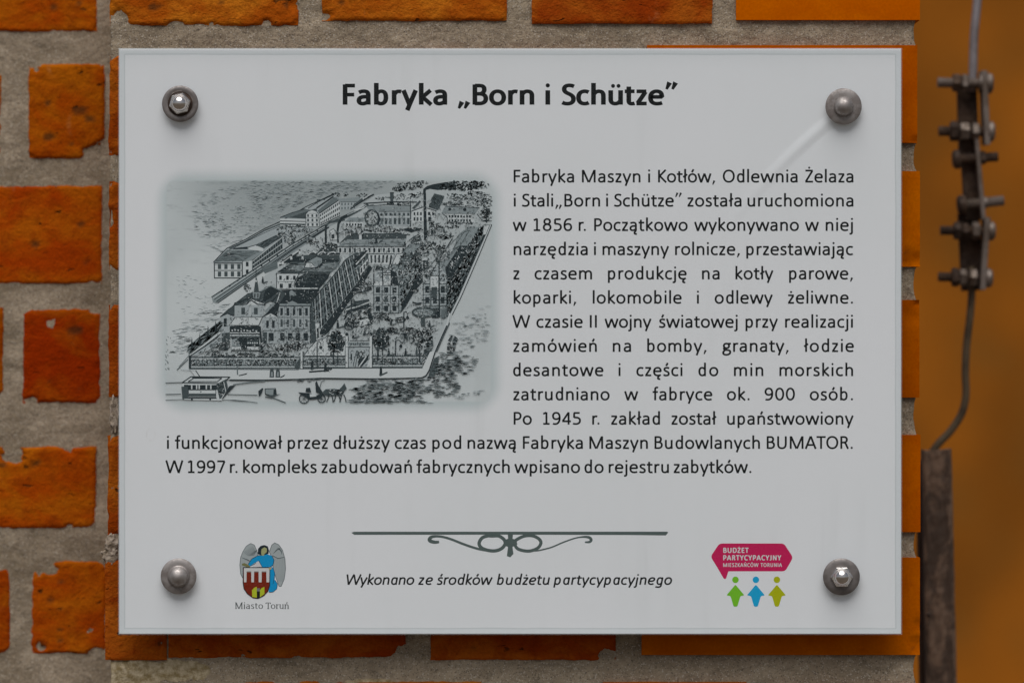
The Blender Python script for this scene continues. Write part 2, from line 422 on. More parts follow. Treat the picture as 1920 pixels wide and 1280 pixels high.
# ------------------------------------------------------------------ flat print: ribbons and polygons on the sign's film
class Ink:
    """collects flat shapes in photograph pixels; each later shape lies a few microns in front of the earlier ones"""
    STEP = 3e-6
    def __init__(s): s.v = []; s.f = []; s.c = []; s.z = 0.00003
    def up(s, k=1): s.z += s.STEP * k
    def pt(s, p):
        s.v.append(((p[0] - 960) / S, -s.z, (640 - p[1]) / S + ZC)); return len(s.v) - 1
    def poly(s, pts, col):
        ids = [s.pt(p) for p in pts]
        a = sum(pts[i][0] * pts[(i + 1) % len(pts)][1] - pts[(i + 1) % len(pts)][0] * pts[i][1] for i in range(len(pts)))
        if a > 0: ids.reverse()
        s.f.append(tuple(ids)); s.c.append(col)
    def ribbon(s, pts, w, col, closed=False, hthin=0.0, taper=None):
        P = [pts[0]]
        for p in pts[1:]:
            if math.hypot(p[0] - P[-1][0], p[1] - P[-1][1]) > 1e-5: P.append(p)
        if closed and math.hypot(P[0][0] - P[-1][0], P[0][1] - P[-1][1]) < 1e-5: P.pop()
        n = len(P)
        if n < 2: return
        dirs = []
        for i in range(n if closed else n - 1):
            a, b = P[i], P[(i + 1) % n]; l = math.hypot(b[0] - a[0], b[1] - a[1]); dirs.append(((b[0] - a[0]) / l, (b[1] - a[1]) / l))
        def half(d, i):
            h = w / 2 * (1 - hthin * abs(d[0]) ** 2)
            if taper: h *= taper(i / (n - 1))
            return h
        L = []; Rr = []; segs = []
        for i in range(n):
            if closed: d0, d1 = dirs[i - 1], dirs[i]
            else: d0, d1 = dirs[max(0, i - 1)], dirs[min(i, n - 2)]
            c = d0[0] * d1[0] + d0[1] * d1[1]
            if c < 0.35:    # sharp corner: end one run, start another, fill the notch outside
                L.append(None)
                for d in (d0, d1):
                    h = half(d, i); nx, ny = -d[1], d[0]
                    segs.append((i, (P[i][0] + nx * h, P[i][1] + ny * h), (P[i][0] - nx * h, P[i][1] - ny * h)))
            else:
                nx, ny = -(d0[1] + d1[1]), d0[0] + d1[0]; l = math.hypot(nx, ny); nx /= l; ny /= l
                m = 1 / max(0.5, math.sqrt((1 + c) / 2)); h = half(((d0[0] + d1[0]) / l, (d0[1] + d1[1]) / l), i) * m
                L.append(((P[i][0] + nx * h, P[i][1] + ny * h), (P[i][0] - nx * h, P[i][1] - ny * h)))
        sharp = {}
        for i, a, b in segs: sharp.setdefault(i, []).append((a, b))
        def edge(i, which):
            if L[i] is not None: return L[i]
            return sharp[i][which]
        m = n if closed else n - 1
        for i in range(m):
            j = (i + 1) % n
            a = edge(i, 1); b = edge(j, 0)
            s.poly([a[0], b[0], b[1], a[1]], col)
        for i in sharp:
            (a0, a1), (b0, b1) = sharp[i]
            # bevel on both sides, the inner one is hidden under the strokes
            s.poly([P[i], a0, b0], col); s.poly([P[i], a1, b1], col)
    def dot(s, c, r, col, n=14, ry=None):
        ry = ry or r
        s.poly([(c[0] + r * math.cos(2 * math.pi * i / n), c[1] + ry * math.sin(2 * math.pi * i / n)) for i in range(n)], col)
    def build(s, name, parent, mat, label=None):
        o = obj(name, s.v, s.f, mat, parent, parent.location)
        at = o.data.attributes.new('ink', 'FLOAT_COLOR', 'FACE')
        at.data.foreach_set('color', [x for c in s.c for x in (c[0], c[1], c[2], 1.0)])
        if label: o['label'] = label
        return o
def mat_ink():
    m = NM("printing_ink")
    a = m.n('Attribute'); a.attribute_name = 'ink'; a.attribute_type = 'GEOMETRY'
    n = m.noise(m.pos(), 700, 2, 0.6)
    c = m.mix(m.ramp(n, 0.3, 0.7, 0.0, 0.025), a.outputs['Color'], (0.5, 0.52, 0.53))
    m.set(c, 0.7, 0, 0.05); return m.m
M_INK = mat_ink()

# ------------------------------------------------------------------ lettering drawn stroke by stroke (humanist sans, 1000 units to the em)
def bez(p0, p1, p2, p3, n=9):
    o = []
    for i in range(1, n + 1):
        t = i / n; u = 1 - t
        o.append((u**3 * p0[0] + 3 * u * u * t * p1[0] + 3 * u * t * t * p2[0] + t**3 * p3[0],
                  u**3 * p0[1] + 3 * u * u * t * p1[1] + 3 * u * t * t * p2[1] + t**3 * p3[1]))
    return o
def parse(d):
    """'M x y L x y C ... Z' -> list of (points, closed); E cx cy rx ry = ellipse"""
    t = d.split(); i = 0; out = []; cur = None; cmd = None
    def num(k):
        nonlocal i
        r = [float(x) for x in t[i:i + k]]; i += k; return r
    while i < len(t):
        if t[i].isalpha(): cmd = t[i]; i += 1
        if cmd == 'M': cur = [tuple(num(2))]; out.append([cur, False]); cmd = 'L'
        elif cmd == 'L': cur.append(tuple(num(2)))
        elif cmd == 'C':
            a = num(6); cur += bez(cur[-1], a[0:2], a[2:4], a[4:6])
        elif cmd == 'Z': out[-1][1] = True
        elif cmd == 'E':
            cx, cy, rx, ry = num(4); k = 0.585; c = [(cx + rx, cy)]
            for (sx, sy, ex, ey) in ((1, 1, 0, 1), (-1, 1, -1, 0), (-1, -1, 0, -1), (1, -1, 1, 0)):
                p0 = c[-1]; e = (cx + rx * ex, cy + ry * ey)
                if ex == 0: a = (p0[0], p0[1] + k * ry * sy); b = (e[0] + k * rx * sx, e[1])
                else: a = (p0[0] + k * rx * sx, p0[1]); b = (e[0], e[1] + k * ry * sy)
                c += bez(p0, a, b, e)
            out.append([c, True])
        elif cmd == 'D':    # round dot
            cx, cy, r = num(3); out.append([('dot', cx, cy, r), False])
    return out
BOWL_R = "M 120 335 C 165 400 210 427 265 427 C 358 427 400 350 400 233 C 400 112 350 32 256 32 C 205 32 162 58 120 112"
BOWL_L = "M 405 335 C 360 400 315 427 260 427 C 167 427 125 350 125 233 C 125 112 175 32 269 32 C 320 32 363 58 405 112"
NN = "M 120 325 C 165 392 215 426 272 426 C 362 426 408 375 408 280 L 408 0"
G = {
 'a': (479, "M 86 386 C 128 413 172 428 225 428 C 320 428 359 385 359 292 L 359 0 M 359 252 L 252 252 C 140 250 86 205 86 132 C 86 68 130 31 196 31 C 258 31 310 60 359 112"),
 'b': (525, "M 120 690 L 120 0 " + BOWL_R),
 'c': (423, "M 378 392 C 345 415 312 427 272 427 C 148 427 85 345 85 226 C 85 100 150 32 268 32 C 312 32 348 44 382 68"),
 'd': (525, "M 405 690 L 405 0 " + BOWL_L),
 'e': (498, "M 86 246 L 416 246 C 418 360 370 427 262 427 C 150 427 84 345 84 228 C 84 98 152 31 272 31 C 335 31 380 41 424 62"),
 'f': (305, "M 300 645 C 278 653 260 657 240 657 C 178 657 152 622 152 545 L 152 0 M 22 424 L 288 424"),
 'g': (471, "E 214 310 130 118 M 268 420 L 440 424 M 130 218 C 72 190 72 130 135 112 M 120 108 C 200 96 250 96 300 90 C 375 80 405 45 405 -5 C 405 -90 325 -148 215 -148 C 110 -148 52 -115 52 -50 C 52 10 90 45 140 70"),
 'h': (525, "M 120 690 L 120 0 " + NN),
 'i': (229, "M 115 458 L 115 0 D 115 612 54"),
 'j': (239, "M 122 458 L 122 -55 C 122 -120 95 -148 40 -148 L 0 -142 D 122 612 54"),
 'k': (455, "M 120 690 L 120 0 M 392 458 L 152 238 M 150 252 L 412 -2"),
 'l': (229, "M 115 690 L 115 0"),
 'm': (799, "M 120 458 L 120 0 M 120 325 C 165 392 212 426 262 426 C 348 426 397 375 397 280 L 397 0 M 397 318 C 440 390 488 426 540 426 C 630 426 679 375 679 280 L 679 0"),
 'n': (525, "M 120 458 L 120 0 " + NN),
 'o': (527, "E 263.5 229 181 198"),
 'p': (525, "M 120 458 L 120 -178 " + BOWL_R),
 'r': (349, "M 120 458 L 120 0 M 120 315 C 160 390 200 423 252 423 C 282 423 305 420 328 413"),
 's': (391, "M 332 395 C 290 419 252 429 212 429 C 142 429 98 398 98 345 C 98 282 150 263 205 240 C 265 214 312 186 312 124 C 312 58 258 30 186 30 C 132 30 88 44 48 68"),
 't': (335, "M 140 575 L 140 130 C 140 60 170 31 228 31 C 260 31 288 36 310 45 M 22 424 L 308 424"),
 'u': (525, "M 117 458 L 117 178 C 117 83 165 32 252 32 C 312 32 362 65 405 130 M 405 458 L 405 0"),
 'w': (715, "M 50 460 L 192 -6 M 192 -2 L 357 455 M 357 455 L 520 -2 M 520 -6 L 664 460"),
 'y': (453, "M 406 460 L 158 -178 M 48 460 L 224 0"),
 'z': (395, "M 52 423 L 338 423 M 316 412 L 82 40 M 48 36 L 348 36"),
 'F': (459, "M 136 644 L 136 0 M 136 605 L 424 605 M 136 318 L 402 318"),
 'M': (855, "M 132 644 L 132 0 M 722 644 L 722 0 M 150 625 L 415 12 M 440 12 L 704 625"),
 'K': (520, "M 136 644 L 136 0 M 470 646 L 168 325 M 166 342 L 494 -2"),
 'O': (662, "E 331 322 252 293"),
 'S': (459, "M 392 578 C 350 602 305 614 255 614 C 168 614 106 570 106 495 C 106 410 170 380 240 345 C 320 305 376 262 376 180 C 376 82 302 30 202 30 C 145 30 92 44 50 72"),
 'B': (544, "M 136 644 L 136 0 M 136 606 L 270 606 C 365 606 410 560 410 485 C 410 405 355 345 268 345 L 136 345 M 262 345 C 392 345 455 285 455 195 C 455 92 380 38 270 38 L 136 38"),
 'P': (517, "M 136 644 L 136 0 M 136 606 L 258 606 C 372 606 436 545 436 450 C 436 338 362 268 248 268 L 136 268"),
 'T': (487, "M 15 606 L 472 606 M 243 606 L 243 0"),
 'Z': (468, "M 52 606 L 416 606 M 398 596 L 72 44 M 44 38 L 428 38"),
 'U': (642, "M 130 644 L 130 240 C 130 98 200 31 320 31 C 445 31 512 105 512 240 L 512 644"),
 'A': (579, "M 42 -2 L 284 640 M 294 640 L 537 -2 M 125 200 L 455 200"),
 'R': (543, "M 136 644 L 136 0 M 136 606 L 258 606 C 360 606 414 555 414 468 C 414 385 360 325 250 325 L 136 325 M 262 325 C 330 318 350 280 375 225 L 470 -2"),
 'W': (890, "M 42 646 L 225 -4 M 225 0 L 445 640 M 445 640 L 662 0 M 662 -4 L 850 646"),
 'I': (252, "M 126 644 L 126 0"),
 'D': (615, "M 136 644 L 136 0 M 136 606 L 262 606 C 430 606 525 505 525 330 C 525 145 420 38 255 38 L 136 38"),
 'E': (488, "M 136 644 L 136 0 M 136 605 L 430 605 M 136 335 L 400 335 M 136 38 L 434 38"),
 'Y': (487, "M 25 646 L 244 290 M 463 646 L 244 290 M 244 310 L 244 0"),
 'C': (533, "M 490 560 C 445 595 395 613 335 613 C 180 613 92 500 92 318 C 92 130 180 31 330 31 C 395 31 450 48 494 82"),
 'J': (319, "M 205 644 L 205 180 C 205 75 170 31 105 31 C 70 31 45 36 25 46"),
 'N': (646, "M 134 644 L 134 0 M 512 644 L 512 0 M 148 622 L 498 22"),
 '0': (507, "E 253 318 180 288"),
 '1': (507, "M 262 630 L 262 0 M 100 542 L 258 622 M 98 38 L 420 38"),
 '4': (507, "M 360 635 L 360 0 M 352 612 L 62 170 M 46 168 L 474 168"),
 '5': (507, "M 412 597 L 118 597 M 132 597 L 132 352 M 132 362 C 350 380 424 310 424 205 C 424 88 335 31 215 31 C 160 31 112 42 76 60"),
 '6': (507, "M 425 586 C 390 600 350 606 310 606 C 170 606 88 490 88 290 C 88 110 150 31 260 31 C 362 31 422 100 422 197 C 422 302 360 358 268 358 C 190 358 130 322 90 275"),
 '7': (507, "M 68 597 L 445 597 M 428 590 L 190 -2"),
 '8': (507, "E 253 480 142 128 E 253 185 170 155"),
 '9': (507, "M 82 48 C 117 35 157 30 197 30 C 337 30 419 145 419 345 C 419 525 357 606 247 606 C 145 606 85 535 85 440 C 85 335 147 279 239 279 C 317 279 377 315 417 362"),
 '.': (252, "D 126 52 56"),
 ',': (250, "M 158 92 L 78 -116"),
 '\u201e': (400, "M 150 92 L 58 -118 M 325 92 L 233 -118"),
 '\u201d': (400, "M 165 705 L 72 490 M 340 705 L 247 490"),
 ' ': (226, ""),
 'q': (525, "M 405 458 L 405 -178 " + BOWL_L),
}
def comp(b, extra, adv=None): G_b = G[b]; return (adv or G_b[0], G_b[1] + " " + extra)
G['ł'] = (246, "M 123 690 L 123 0 M 22 275 L 224 412")
G['ó'] = comp('o', "M 235 520 L 318 672"); G['ń'] = comp('n', "M 240 520 L 323 672"); G['ś'] = comp('s', "M 180 520 L 263 672"); G['ć'] = comp('c', "M 235 520 L 318 672")
G['ż'] = comp('z', "D 198 590 54"); G['ü'] = comp('u', "D 185 595 50 D 345 595 50"); G['Ż'] = comp('Z', "D 238 755 54")
G['ą'] = comp('a', "M 365 8 C 310 -35 288 -70 290 -105 C 292 -150 345 -165 405 -150")
G['ę'] = comp('e', "M 350 28 C 300 -20 278 -62 280 -102 C 282 -148 335 -163 395 -148")
G['Ó'] = comp('O', "M 300 715 L 390 840"); G['Ń'] = comp('N', "M 290 715 L 380 840")
GI = dict(G)      # italic: single-storey a, slanted below
GI['a'] = (514, "M 400 458 L 400 0 " + BOWL_L.replace('405', '400'))
GI['e'] = (478, "M 86 218 L 230 222 C 340 226 400 262 400 330 C 400 392 355 427 270 427 C 150 427 84 330 84 205 C 84 92 142 31 252 31 C 312 31 352 44 390 68")
GI['g'] = (514, "M 400 458 L 395 -10 C 393 -105 335 -150 225 -150 C 165 -150 118 -142 75 -120 " + BOWL_L.replace('405', '398'))
def serif(base, marks):
    return (G[base][0], G[base][1] + " " + marks)
GS = dict(G)      # small serif lettering under the coat of arms
GS['M'] = serif('M', "M 50 20 L 215 20 M 640 20 L 805 20 M 50 624 L 160 624 M 694 624 L 805 624")
GS['i'] = serif('i', "M 40 18 L 190 18 M 40 440 L 115 440"); GS['T'] = serif('T', "M 140 18 L 346 18 M 22 606 L 22 500 M 464 606 L 464 500")
GS['r'] = serif('r', "M 40 18 L 210 18 M 40 440 L 120 440"); GS['n'] = serif('n', "M 40 18 L 200 18 M 330 18 L 490 18 M 40 440 L 120 440")
GS['ń'] = serif('ń', "M 40 18 L 200 18 M 330 18 L 490 18 M 40 440 L 120 440"); GS['u'] = serif('u', "M 40 440 L 117 440 M 330 440 L 405 440 M 405 18 L 480 18")
GS['t'] = serif('t', ""); GS['a'] = serif('a', "M 359 20 L 440 20")
_cache = {}
TRK = []
def glyph(font, ch, fid):
    k = (fid, ch)
    if k not in _cache:
        adv, d = font[ch]; _cache[k] = (adv, parse(d))
    return _cache[k]
def extents(paths, t):
    lo, hi = 1e9, -1e9
    for pts, cl in paths:
        if pts[0] == 'dot': lo = min(lo, pts[1] - pts[3]); hi = max(hi, pts[1] + pts[3]); continue
        vert = abs(pts[-1][0] - pts[0][0]) < abs(pts[-1][1] - pts[0][1]) or cl
        for p in pts: lo = min(lo, p[0] - t * 0.5 * (0.9 if vert else 0.2)); hi = max(hi, p[0] + t * 0.5 * (0.9 if vert else 0.2))
    return lo, hi
def word(ink, text, x0, x1, base, em, t, col, font=G, fid='r', slant=0.0, hthin=0.10, xs=1.0, dr=1.0):
    """sets a word so that its ink runs from x0 to x1 (photograph pixels); the spacing between letters takes up the rest"""
    gl = [glyph(font, c, fid) for c in text]
    k = em / 1000.0
    l0 = extents(gl[0][1], t)[0] * xs; h1 = extents(gl[-1][1], t)[1] * xs
    if slant:
        l0 += 0; h1 += slant * 230
    adv = sum(g[0] for g in gl[:-1]) * xs
    nat = (adv - l0 + h1) * k
    tr = (x1 - x0 - nat) / max(1, len(text) - 1) if len(text) > 1 else 0
    TRK.append((round(tr, 2), text))
    x = x0 - l0 * k if len(text) > 1 else (x0 + x1) / 2 - (l0 + h1) / 2 * k
    for ch_, (a, paths) in zip(text, gl):
        for pts, cl in paths:
            ink.up()
            T = lambda p: (x + (p[0] * xs + slant * p[1]) * k, base - p[1] * k)
            if pts[0] == 'dot': ink.dot(T((pts[1], pts[2])), pts[3] * k * dr, col)
            elif ch_ in ',„”': ink.ribbon([T(p) for p in pts], t * k, col, cl, 0, lambda u: 1.1 - 0.6 * u)
            else: ink.ribbon([T(p) for p in pts], t * k, col, cl, hthin)
        ink.z -= ink.STEP * len(paths)
        x += a * xs * k + tr
# ------------------------------------------------------------------ the sign
SX0, SX1, SY0, SY1 = 223.5, 1689.5, 92, 1187.5
def mat_film():
    """white printed film: paper white, a soft grey-green printed glow round the picture, the picture's own paper tone"""
    m = NM("printed_white_film"); p = m.pos()
    sp = m.n('SeparateXYZ'); m.put(sp.inputs[0], p)
    x, z = sp.outputs[0], sp.outputs[2]
    def box(cx0, cx1, cy0, cy1):
        X0, X1 = (cx0 - 960) / S, (cx1 - 960) / S; Z1, Z0 = (640 - cy0) / S + ZC, (640 - cy1) / S + ZC
        dx = m.math('SUBTRACT', m.math('ABSOLUTE', m.math('SUBTRACT', x, (X0 + X1) / 2)), (X1 - X0) / 2)
        dz = m.math('SUBTRACT', m.math('ABSOLUTE', m.math('SUBTRACT', z, (Z0 + Z1) / 2)), (Z1 - Z0) / 2)
        return dx, dz
    def sdf(*a, r=0.0):
        dx, dz = box(*a)
        dx = m.math('ADD', dx, r); dz = m.math('ADD', dz, r)
        ox = m.math('MAXIMUM', dx, 0); oz = m.math('MAXIMUM', dz, 0)
        d = m.math('SQRT', m.math('ADD', m.math('MULTIPLY', ox, ox), m.math('MULTIPLY', oz, oz)))
        ins = m.math('MINIMUM', m.math('MAXIMUM', dx, dz), 0)
        return m.math('SUBTRACT', m.math('ADD', d, ins), r)
    white = (0.875, 0.860, 0.888)
    n0 = m.noise(p, 6, 3, 0.5); c = m.mix(m.ramp(n0, 0.3, 0.7, 0, 0.5), white, (0.835, 0.835, 0.855))
    glow = sdf(326, 908, 352, 742, r=0.010)
    c = m.mix(m.ramp(glow, 0.0175, 0.003), c, (0.58, 0.635, 0.65))
    # the picture's paper
    q = m.noise(m.scaled(p, (1, 1, 4.5)), 60, 6, 0.72, 0.3)
    q2 = m.noise(p, 14, 3, 0.5)
    pap = m.mix(m.ramp(q2, 0.35, 0.65), (0.70, 0.725, 0.74), (0.625, 0.655, 0.67))
    # sky of the engraving is tinted towards the top middle
    gx = m.math('DIVIDE', m.math('SUBTRACT', x, (590 - 960) / S), 0.085)
    gz = m.math('DIVIDE', m.math('SUBTRACT', z, (640 - 355) / S + ZC), 0.045)
    g = m.math('ADD', m.math('MULTIPLY', gx, gx), m.math('MULTIPLY', gz, gz))
    tint = m.ramp(g, 2.0, 0.1)
    pap = m.mix(m.math('MULTIPLY', tint, 0.9), pap, (0.37, 0.405, 0.415))
    pap = m.mix(m.math('MULTIPLY', m.ramp(q, 0.50, 0.72, 0, 0.45), m.ramp(g, 4.0, 0.5, 0.25, 1.0)), pap, (0.26, 0.29, 0.30))
    inside = m.ramp(sdf(311, 922, 338, 754, r=0.006), 0.0008, -0.0018)
    c = m.mix(inside, c, pap)
    # a crease in the film runs down from the upper right screw
    ax, az_ = (1545 - 960) / S, (640 - 236) / S + ZC
    bx, bz = (1380 - 960) / S, (640 - 372) / S + ZC
    L = math.hypot(bx - ax, bz - az_); ux, uz = (bx - ax) / L, (bz - az_) / L
    rx = m.math('SUBTRACT', x, ax); rz = m.math('SUBTRACT', z, az_)
    al = m.math('ADD', m.math('MULTIPLY', rx, ux), m.math('MULTIPLY', rz, uz))
    ac = m.math('ADD', m.math('MULTIPLY', rx, -uz), m.math('MULTIPLY', rz, ux))
    ac = m.math('ADD', ac, m.math('MULTIPLY', m.math('MULTIPLY', al, al), -1.1))
    gate = m.math('MULTIPLY', m.ramp(al, -0.022, 0.004), m.ramp(al, 0.125, 0.0))
    h = m.math('MULTIPLY', m.math('MULTIPLY', m.ramp(ac, -0.0065, 0.0, 0, 1), m.ramp(ac, 0.0065, 0.0, 0, 1)), gate)
    # rim: the polished edge's refraction, painted on as a greyer band and line
    e = sdf(SX0, SX1, SY0, SY1)
    wob = m.math('ADD', e, m.math('MULTIPLY', m.math('SUBTRACT', m.noise(p, 30, 2), 0.5), 0.0012))
    c = m.mix(m.ramp(wob, -0.0046, -0.0040, 0, 0.35), c, (0.62, 0.66, 0.68))
    line = m.math('MULTIPLY', m.ramp(wob, -0.0050, -0.0043), m.ramp(wob, -0.0034, -0.0041))
    c = m.mix(m.math('MULTIPLY', line, 0.35), c, (0.42, 0.46, 0.47))
    # a few specks of dirt
    v = m.n('TexVoronoi', Scale=26.0); m.put(v.inputs['Vector'], p)
    sc = m.n('SeparateColor'); m.put(sc.inputs[0], v.outputs['Color'])
    spk = m.math('MULTIPLY', m.ramp(v.outputs['Distance'], 0.030, 0.018), m.math('GREATER_THAN', sc.outputs[0], 0.93))
    c = m.mix(m.math('MULTIPLY', spk, 0.7), c, (0.16, 0.16, 0.16))
    # faint rain streaks and a rubbed smudge
    st = m.noise(m.scaled(p, (1, 1, 0.05)), 55, 4, 0.6); pt = m.noise(p, 9, 3, 0.5)
    c = m.mix(m.math('MULTIPLY', m.ramp(st, 0.50, 0.72, 0, 0.10), m.ramp(pt, 0.40, 0.65)), c, (0.42, 0.42, 0.41))
    sx_, sz_ = (283 - 960) / S, (640 - 814) / S + ZC
    du = m.math('DIVIDE', m.math('SUBTRACT', x, sx_), 0.0034); dv = m.math('DIVIDE', m.math('SUBTRACT', z, sz_), 0.0048)
    dr = m.math('ADD', m.math('MULTIPLY', du, du), m.math('MULTIPLY', dv, dv)); sm = m.math('MULTIPLY', m.ramp(dr, 0.5, 0.8), m.ramp(dr, 1.5, 1.1))
    c = m.mix(m.math('MULTIPLY', m.math('MULTIPLY', sm, 0.16), m.ramp(m.noise(p, 260, 3), 0.35, 0.6)), c, (0.50, 0.46, 0.42))
    m.set(c, 0.55, 0, 0.2)
    b = m.n('Bump', Strength=1.0, Distance=0.00060); m.put(b.inputs['Height'], h)
    m.t.links.new(b.outputs[0], m.b.inputs['Normal'])
    return m.m
def mat_acrylic():
    m = NM("clear_acrylic")
    tr = m.n('BsdfTransparent', Color=(0.985, 0.995, 0.992, 1))
    gl = m.n('BsdfGlossy', Color=(1, 1, 1, 1), Roughness=0.20)
    fr = m.n('Fresnel', IOR=1.45)
    mx = m.n('MixShader'); m.put(mx.inputs[0], m.math('MULTIPLY', fr.outputs[0], 0.12)); m.put(mx.inputs[1], tr); m.put(mx.inputs[2], gl)
    m.t.links.new(mx.outputs[0], m.out.inputs['Surface']); return m.m
def mat_edge():
    m = NM("polished_edge")
    tr = m.n('BsdfTransparent', Color=(0.93, 0.96, 0.96, 1))
    gl = m.n('BsdfDiffuse', Color=(0.80, 0.83, 0.84, 1))
    mx = m.n('MixShader', Fac=0.22); m.put(mx.inputs[1], tr); m.put(mx.inputs[2], gl)
    m.t.links.new(mx.outputs[0], m.out.inputs['Surface']); return m.m
M_FILM = mat_film(); M_ACR = mat_acrylic(); M_EDGE = mat_edge()
SIGN = empty('information_sign', (0, 0, ZC), 'white acrylic information sign with Polish text and a factory engraving, screwed to the brick pier', 'sign')
def slab(x0, x1, z0, z1, yf, yb, ch):
    V = [(x0 + ch, yf, z0 + ch), (x1 - ch, yf, z0 + ch), (x1 - ch, yf, z1 - ch), (x0 + ch, yf, z1 - ch)]
    V += [(x0, yf + ch * 0.7, z0), (x1, yf + ch * 0.7, z0), (x1, yf + ch * 0.7, z1), (x0, yf + ch * 0.7, z1)]
    V += [(x0, yb, z0), (x1, yb, z0), (x1, yb, z1), (x0, yb, z1)]
    F = [(0, 1, 2, 3)]
    for a in (0, 4):
        for i in range(4):
            j = (i + 1) % 4; F.append((a + j, a + i, a + 4 + i, a + 4 + j))
    F.append((11, 10, 9, 8))
    return V, F
def build_sheet():
    x0, x1 = (SX0 - 960) / S, (SX1 - 960) / S; z1, z0 = (640 - SY0) / S + ZC, (640 - SY1) / S + ZC
    V, F = slab(x0, x1, z0, z1, 0.0, 0.0015, 0.0002)
    obj('printed_film', V, F, M_FILM, SIGN, SIGN.location)
    V, F = slab(x0 - 0.0003, x1 + 0.0003, z0 - 0.0003, z1 + 0.0003, -0.0050, -0.0013, 0.0009)
    o = obj('clear_cover', V, F, M_ACR, SIGN, SIGN.location)
    o.data.materials.append(M_EDGE)
    for p in o.data.polygons:
        if 1 <= p.index <= 8: p.material_index = 1
build_sheet()

# ---- lettering
BLK = (0.012, 0.013, 0.014)
def text_lines():
    k = 1 / 4.9235
    A = lambda v: 950 + v * k
    B = lambda v: 1270 + v * k
    k2 = 1 / 4.3636
    C = lambda v: 300 + v * k2
    Dd = lambda v: 730 + v * k2
    E = lambda v: 1170 + v * k2
    L = [
     (342.2, [("Fabryka", A(65), A(622)), ("Maszyn", A(695), A(1235)), ("i", A(1305), A(1325)), ("Kotłów,", A(1398), B(350)), ("Odlewnia", B(420), B(1110)), ("Żelaza", B(1178), B(1625))]),
     (387.4, [("i", A(65), A(85)), ("Stali", A(135), A(430)), ("„Born", A(445), A(862)), ("i", A(917), A(937)), ("Schütze”", A(985), A(1618)), ("została", B(92), B(592)), ("uruchomiona", B(648), B(1625))]),
     (433.0, [("w", A(60), A(180)), ("1856", A(248), A(598)), ("r.", A(665), A(732)), ("Początkowo", A(808), B(95)), ("wykonywano", B(155), B(1122)), ("w", B(1183), B(1303)), ("niej", B(1370), B(1622))]),
     (478.3, [("narzędzia", A(65), A(748)), ("i", A(805), A(825)), ("maszyny", A(885), A(1500)), ("rolnicze,", A(1555), B(578)), ("przestawiając", B(637), B(1628))]),
     (523.8, [("z", A(60), A(120)), ("czasem", A(258), A(788)), ("produkcję", A(935), B(82)), ("na", B(228), B(390)), ("kotły", B(537), B(888)), ("parowe,", B(1032), B(1622))]),
     (569.1, [("koparki,", A(65), A(643)), ("lokomobile", A(795), B(35)), ("i", B(180), B(200)), ("odlewy", B(345), B(882)), ("żeliwne.", B(1020), B(1622))]),
     (614.2, [("W", A(60), A(210)), ("czasie", A(275), A(697)), ("II", A(768), A(832)), ("wojny", A(903), A(1338)), ("światowej", A(1400), B(558)), ("przy", B(630), B(930)), ("realizacji", B(995), B(1622))]),
     (659.5, [("zamówień", A(60), A(832)), ("na", A(980), A(1148)), ("bomby,", A(1298), B(270)), ("granaty,", B(415), B(1028)), ("łodzie", B(1168), B(1625))]),
     (704.8, [("desantowe", A(60), A(888)), ("i", A(1032), A(1052)), ("części", A(1198), B(48)), ("do", B(195), B(378)), ("min", B(523), B(793)), ("morskich", B(943), B(1622))]),
     (750.1, [("zatrudniano", A(60), A(950)), ("w", A(1090), A(1210)), ("fabryce", A(1345), B(318)), ("ok.", B(458), B(668)), ("900", B(812), B(1085)), ("osób.", B(1223), B(1622))]),
     (795.6, [("Po", A(65), A(232)), ("1945", A(335), A(685)), ("r.", A(790), A(858)), ("zakład", A(963), A(1415)), ("został", A(1520), B(360)), ("upaństwowiony", B(460), B(1628))]),
     (841.0, [("i", C(55), C(75)), ("funkcjonował", C(120), C(1000)), ("przez", C(1045), C(1375)), ("dłuższy", C(1420), C(1882)), ("czas", Dd(45), Dd(303)), ("pod", Dd(352), Dd(588)), ("nazwą", Dd(640), Dd(1042)), ("Fabryka", Dd(1093), Dd(1583)), ("Maszyn", Dd(1637), E(195)), ("Budowlanych", E(250), E(1112)), ("BUMATOR.", E(1168), E(1872))]),
     (886.2, [("W", C(50), C(185)), ("1997", C(228), C(535)), ("r.", C(572), C(635)), ("kompleks", C(680), C(1285)), ("zabudowań", C(1320), Dd(185)), ("fabrycznych", Dd(220), Dd(985)), ("wpisano", Dd(1022), Dd(1560)), ("do", Dd(1597), Dd(1753)), ("rejestru", Dd(1795), E(367)), ("zabytków.", E(405), E(1043))]),
    ]
    for base, ws in L:
        ink = Ink()
        for t, x0, x1 in ws: word(ink, t, x0, x1, base, 36.6, 101, BLK, xs=1.025)
        ink.build('text_line', SIGN, M_INK)
    k = 1 / 2.8657; T = lambda v: 620 + v * k
    ink = Ink()
    for t, a, b in (("Fabryka", 65, 626), ("„Born", 676, 1094), ("i", 1152, 1181), ("Schütze”", 1232, 1866)):
        word(ink, t, T(a), T(b), 196.6, 59.0, 151, BLK, hthin=0.22, xs=1.09, dr=1.25)
    ink.build('title_lettering', SIGN, M_INK, 'bold black title line at the top of the sign')
    ink = Ink(); A = lambda v: 630 + v / 6.0; B = lambda v: 950 + v / 6.0
    for t, a, b in (("Wykonano", A(97), A(880)), ("ze", A(922), A(1080)), ("środków", A(1125), A(1757)), ("budżetu", A(1808), B(480)), ("partycypacyjnego", B(530), B(1860))):
        word(ink, t, a, b, 1095.4, 30.0, 106, BLK, GI, 'i', 0.19, xs=1.05)
    ink.build('caption_lettering', SIGN, M_INK, 'italic black caption under the ornament')
text_lines()

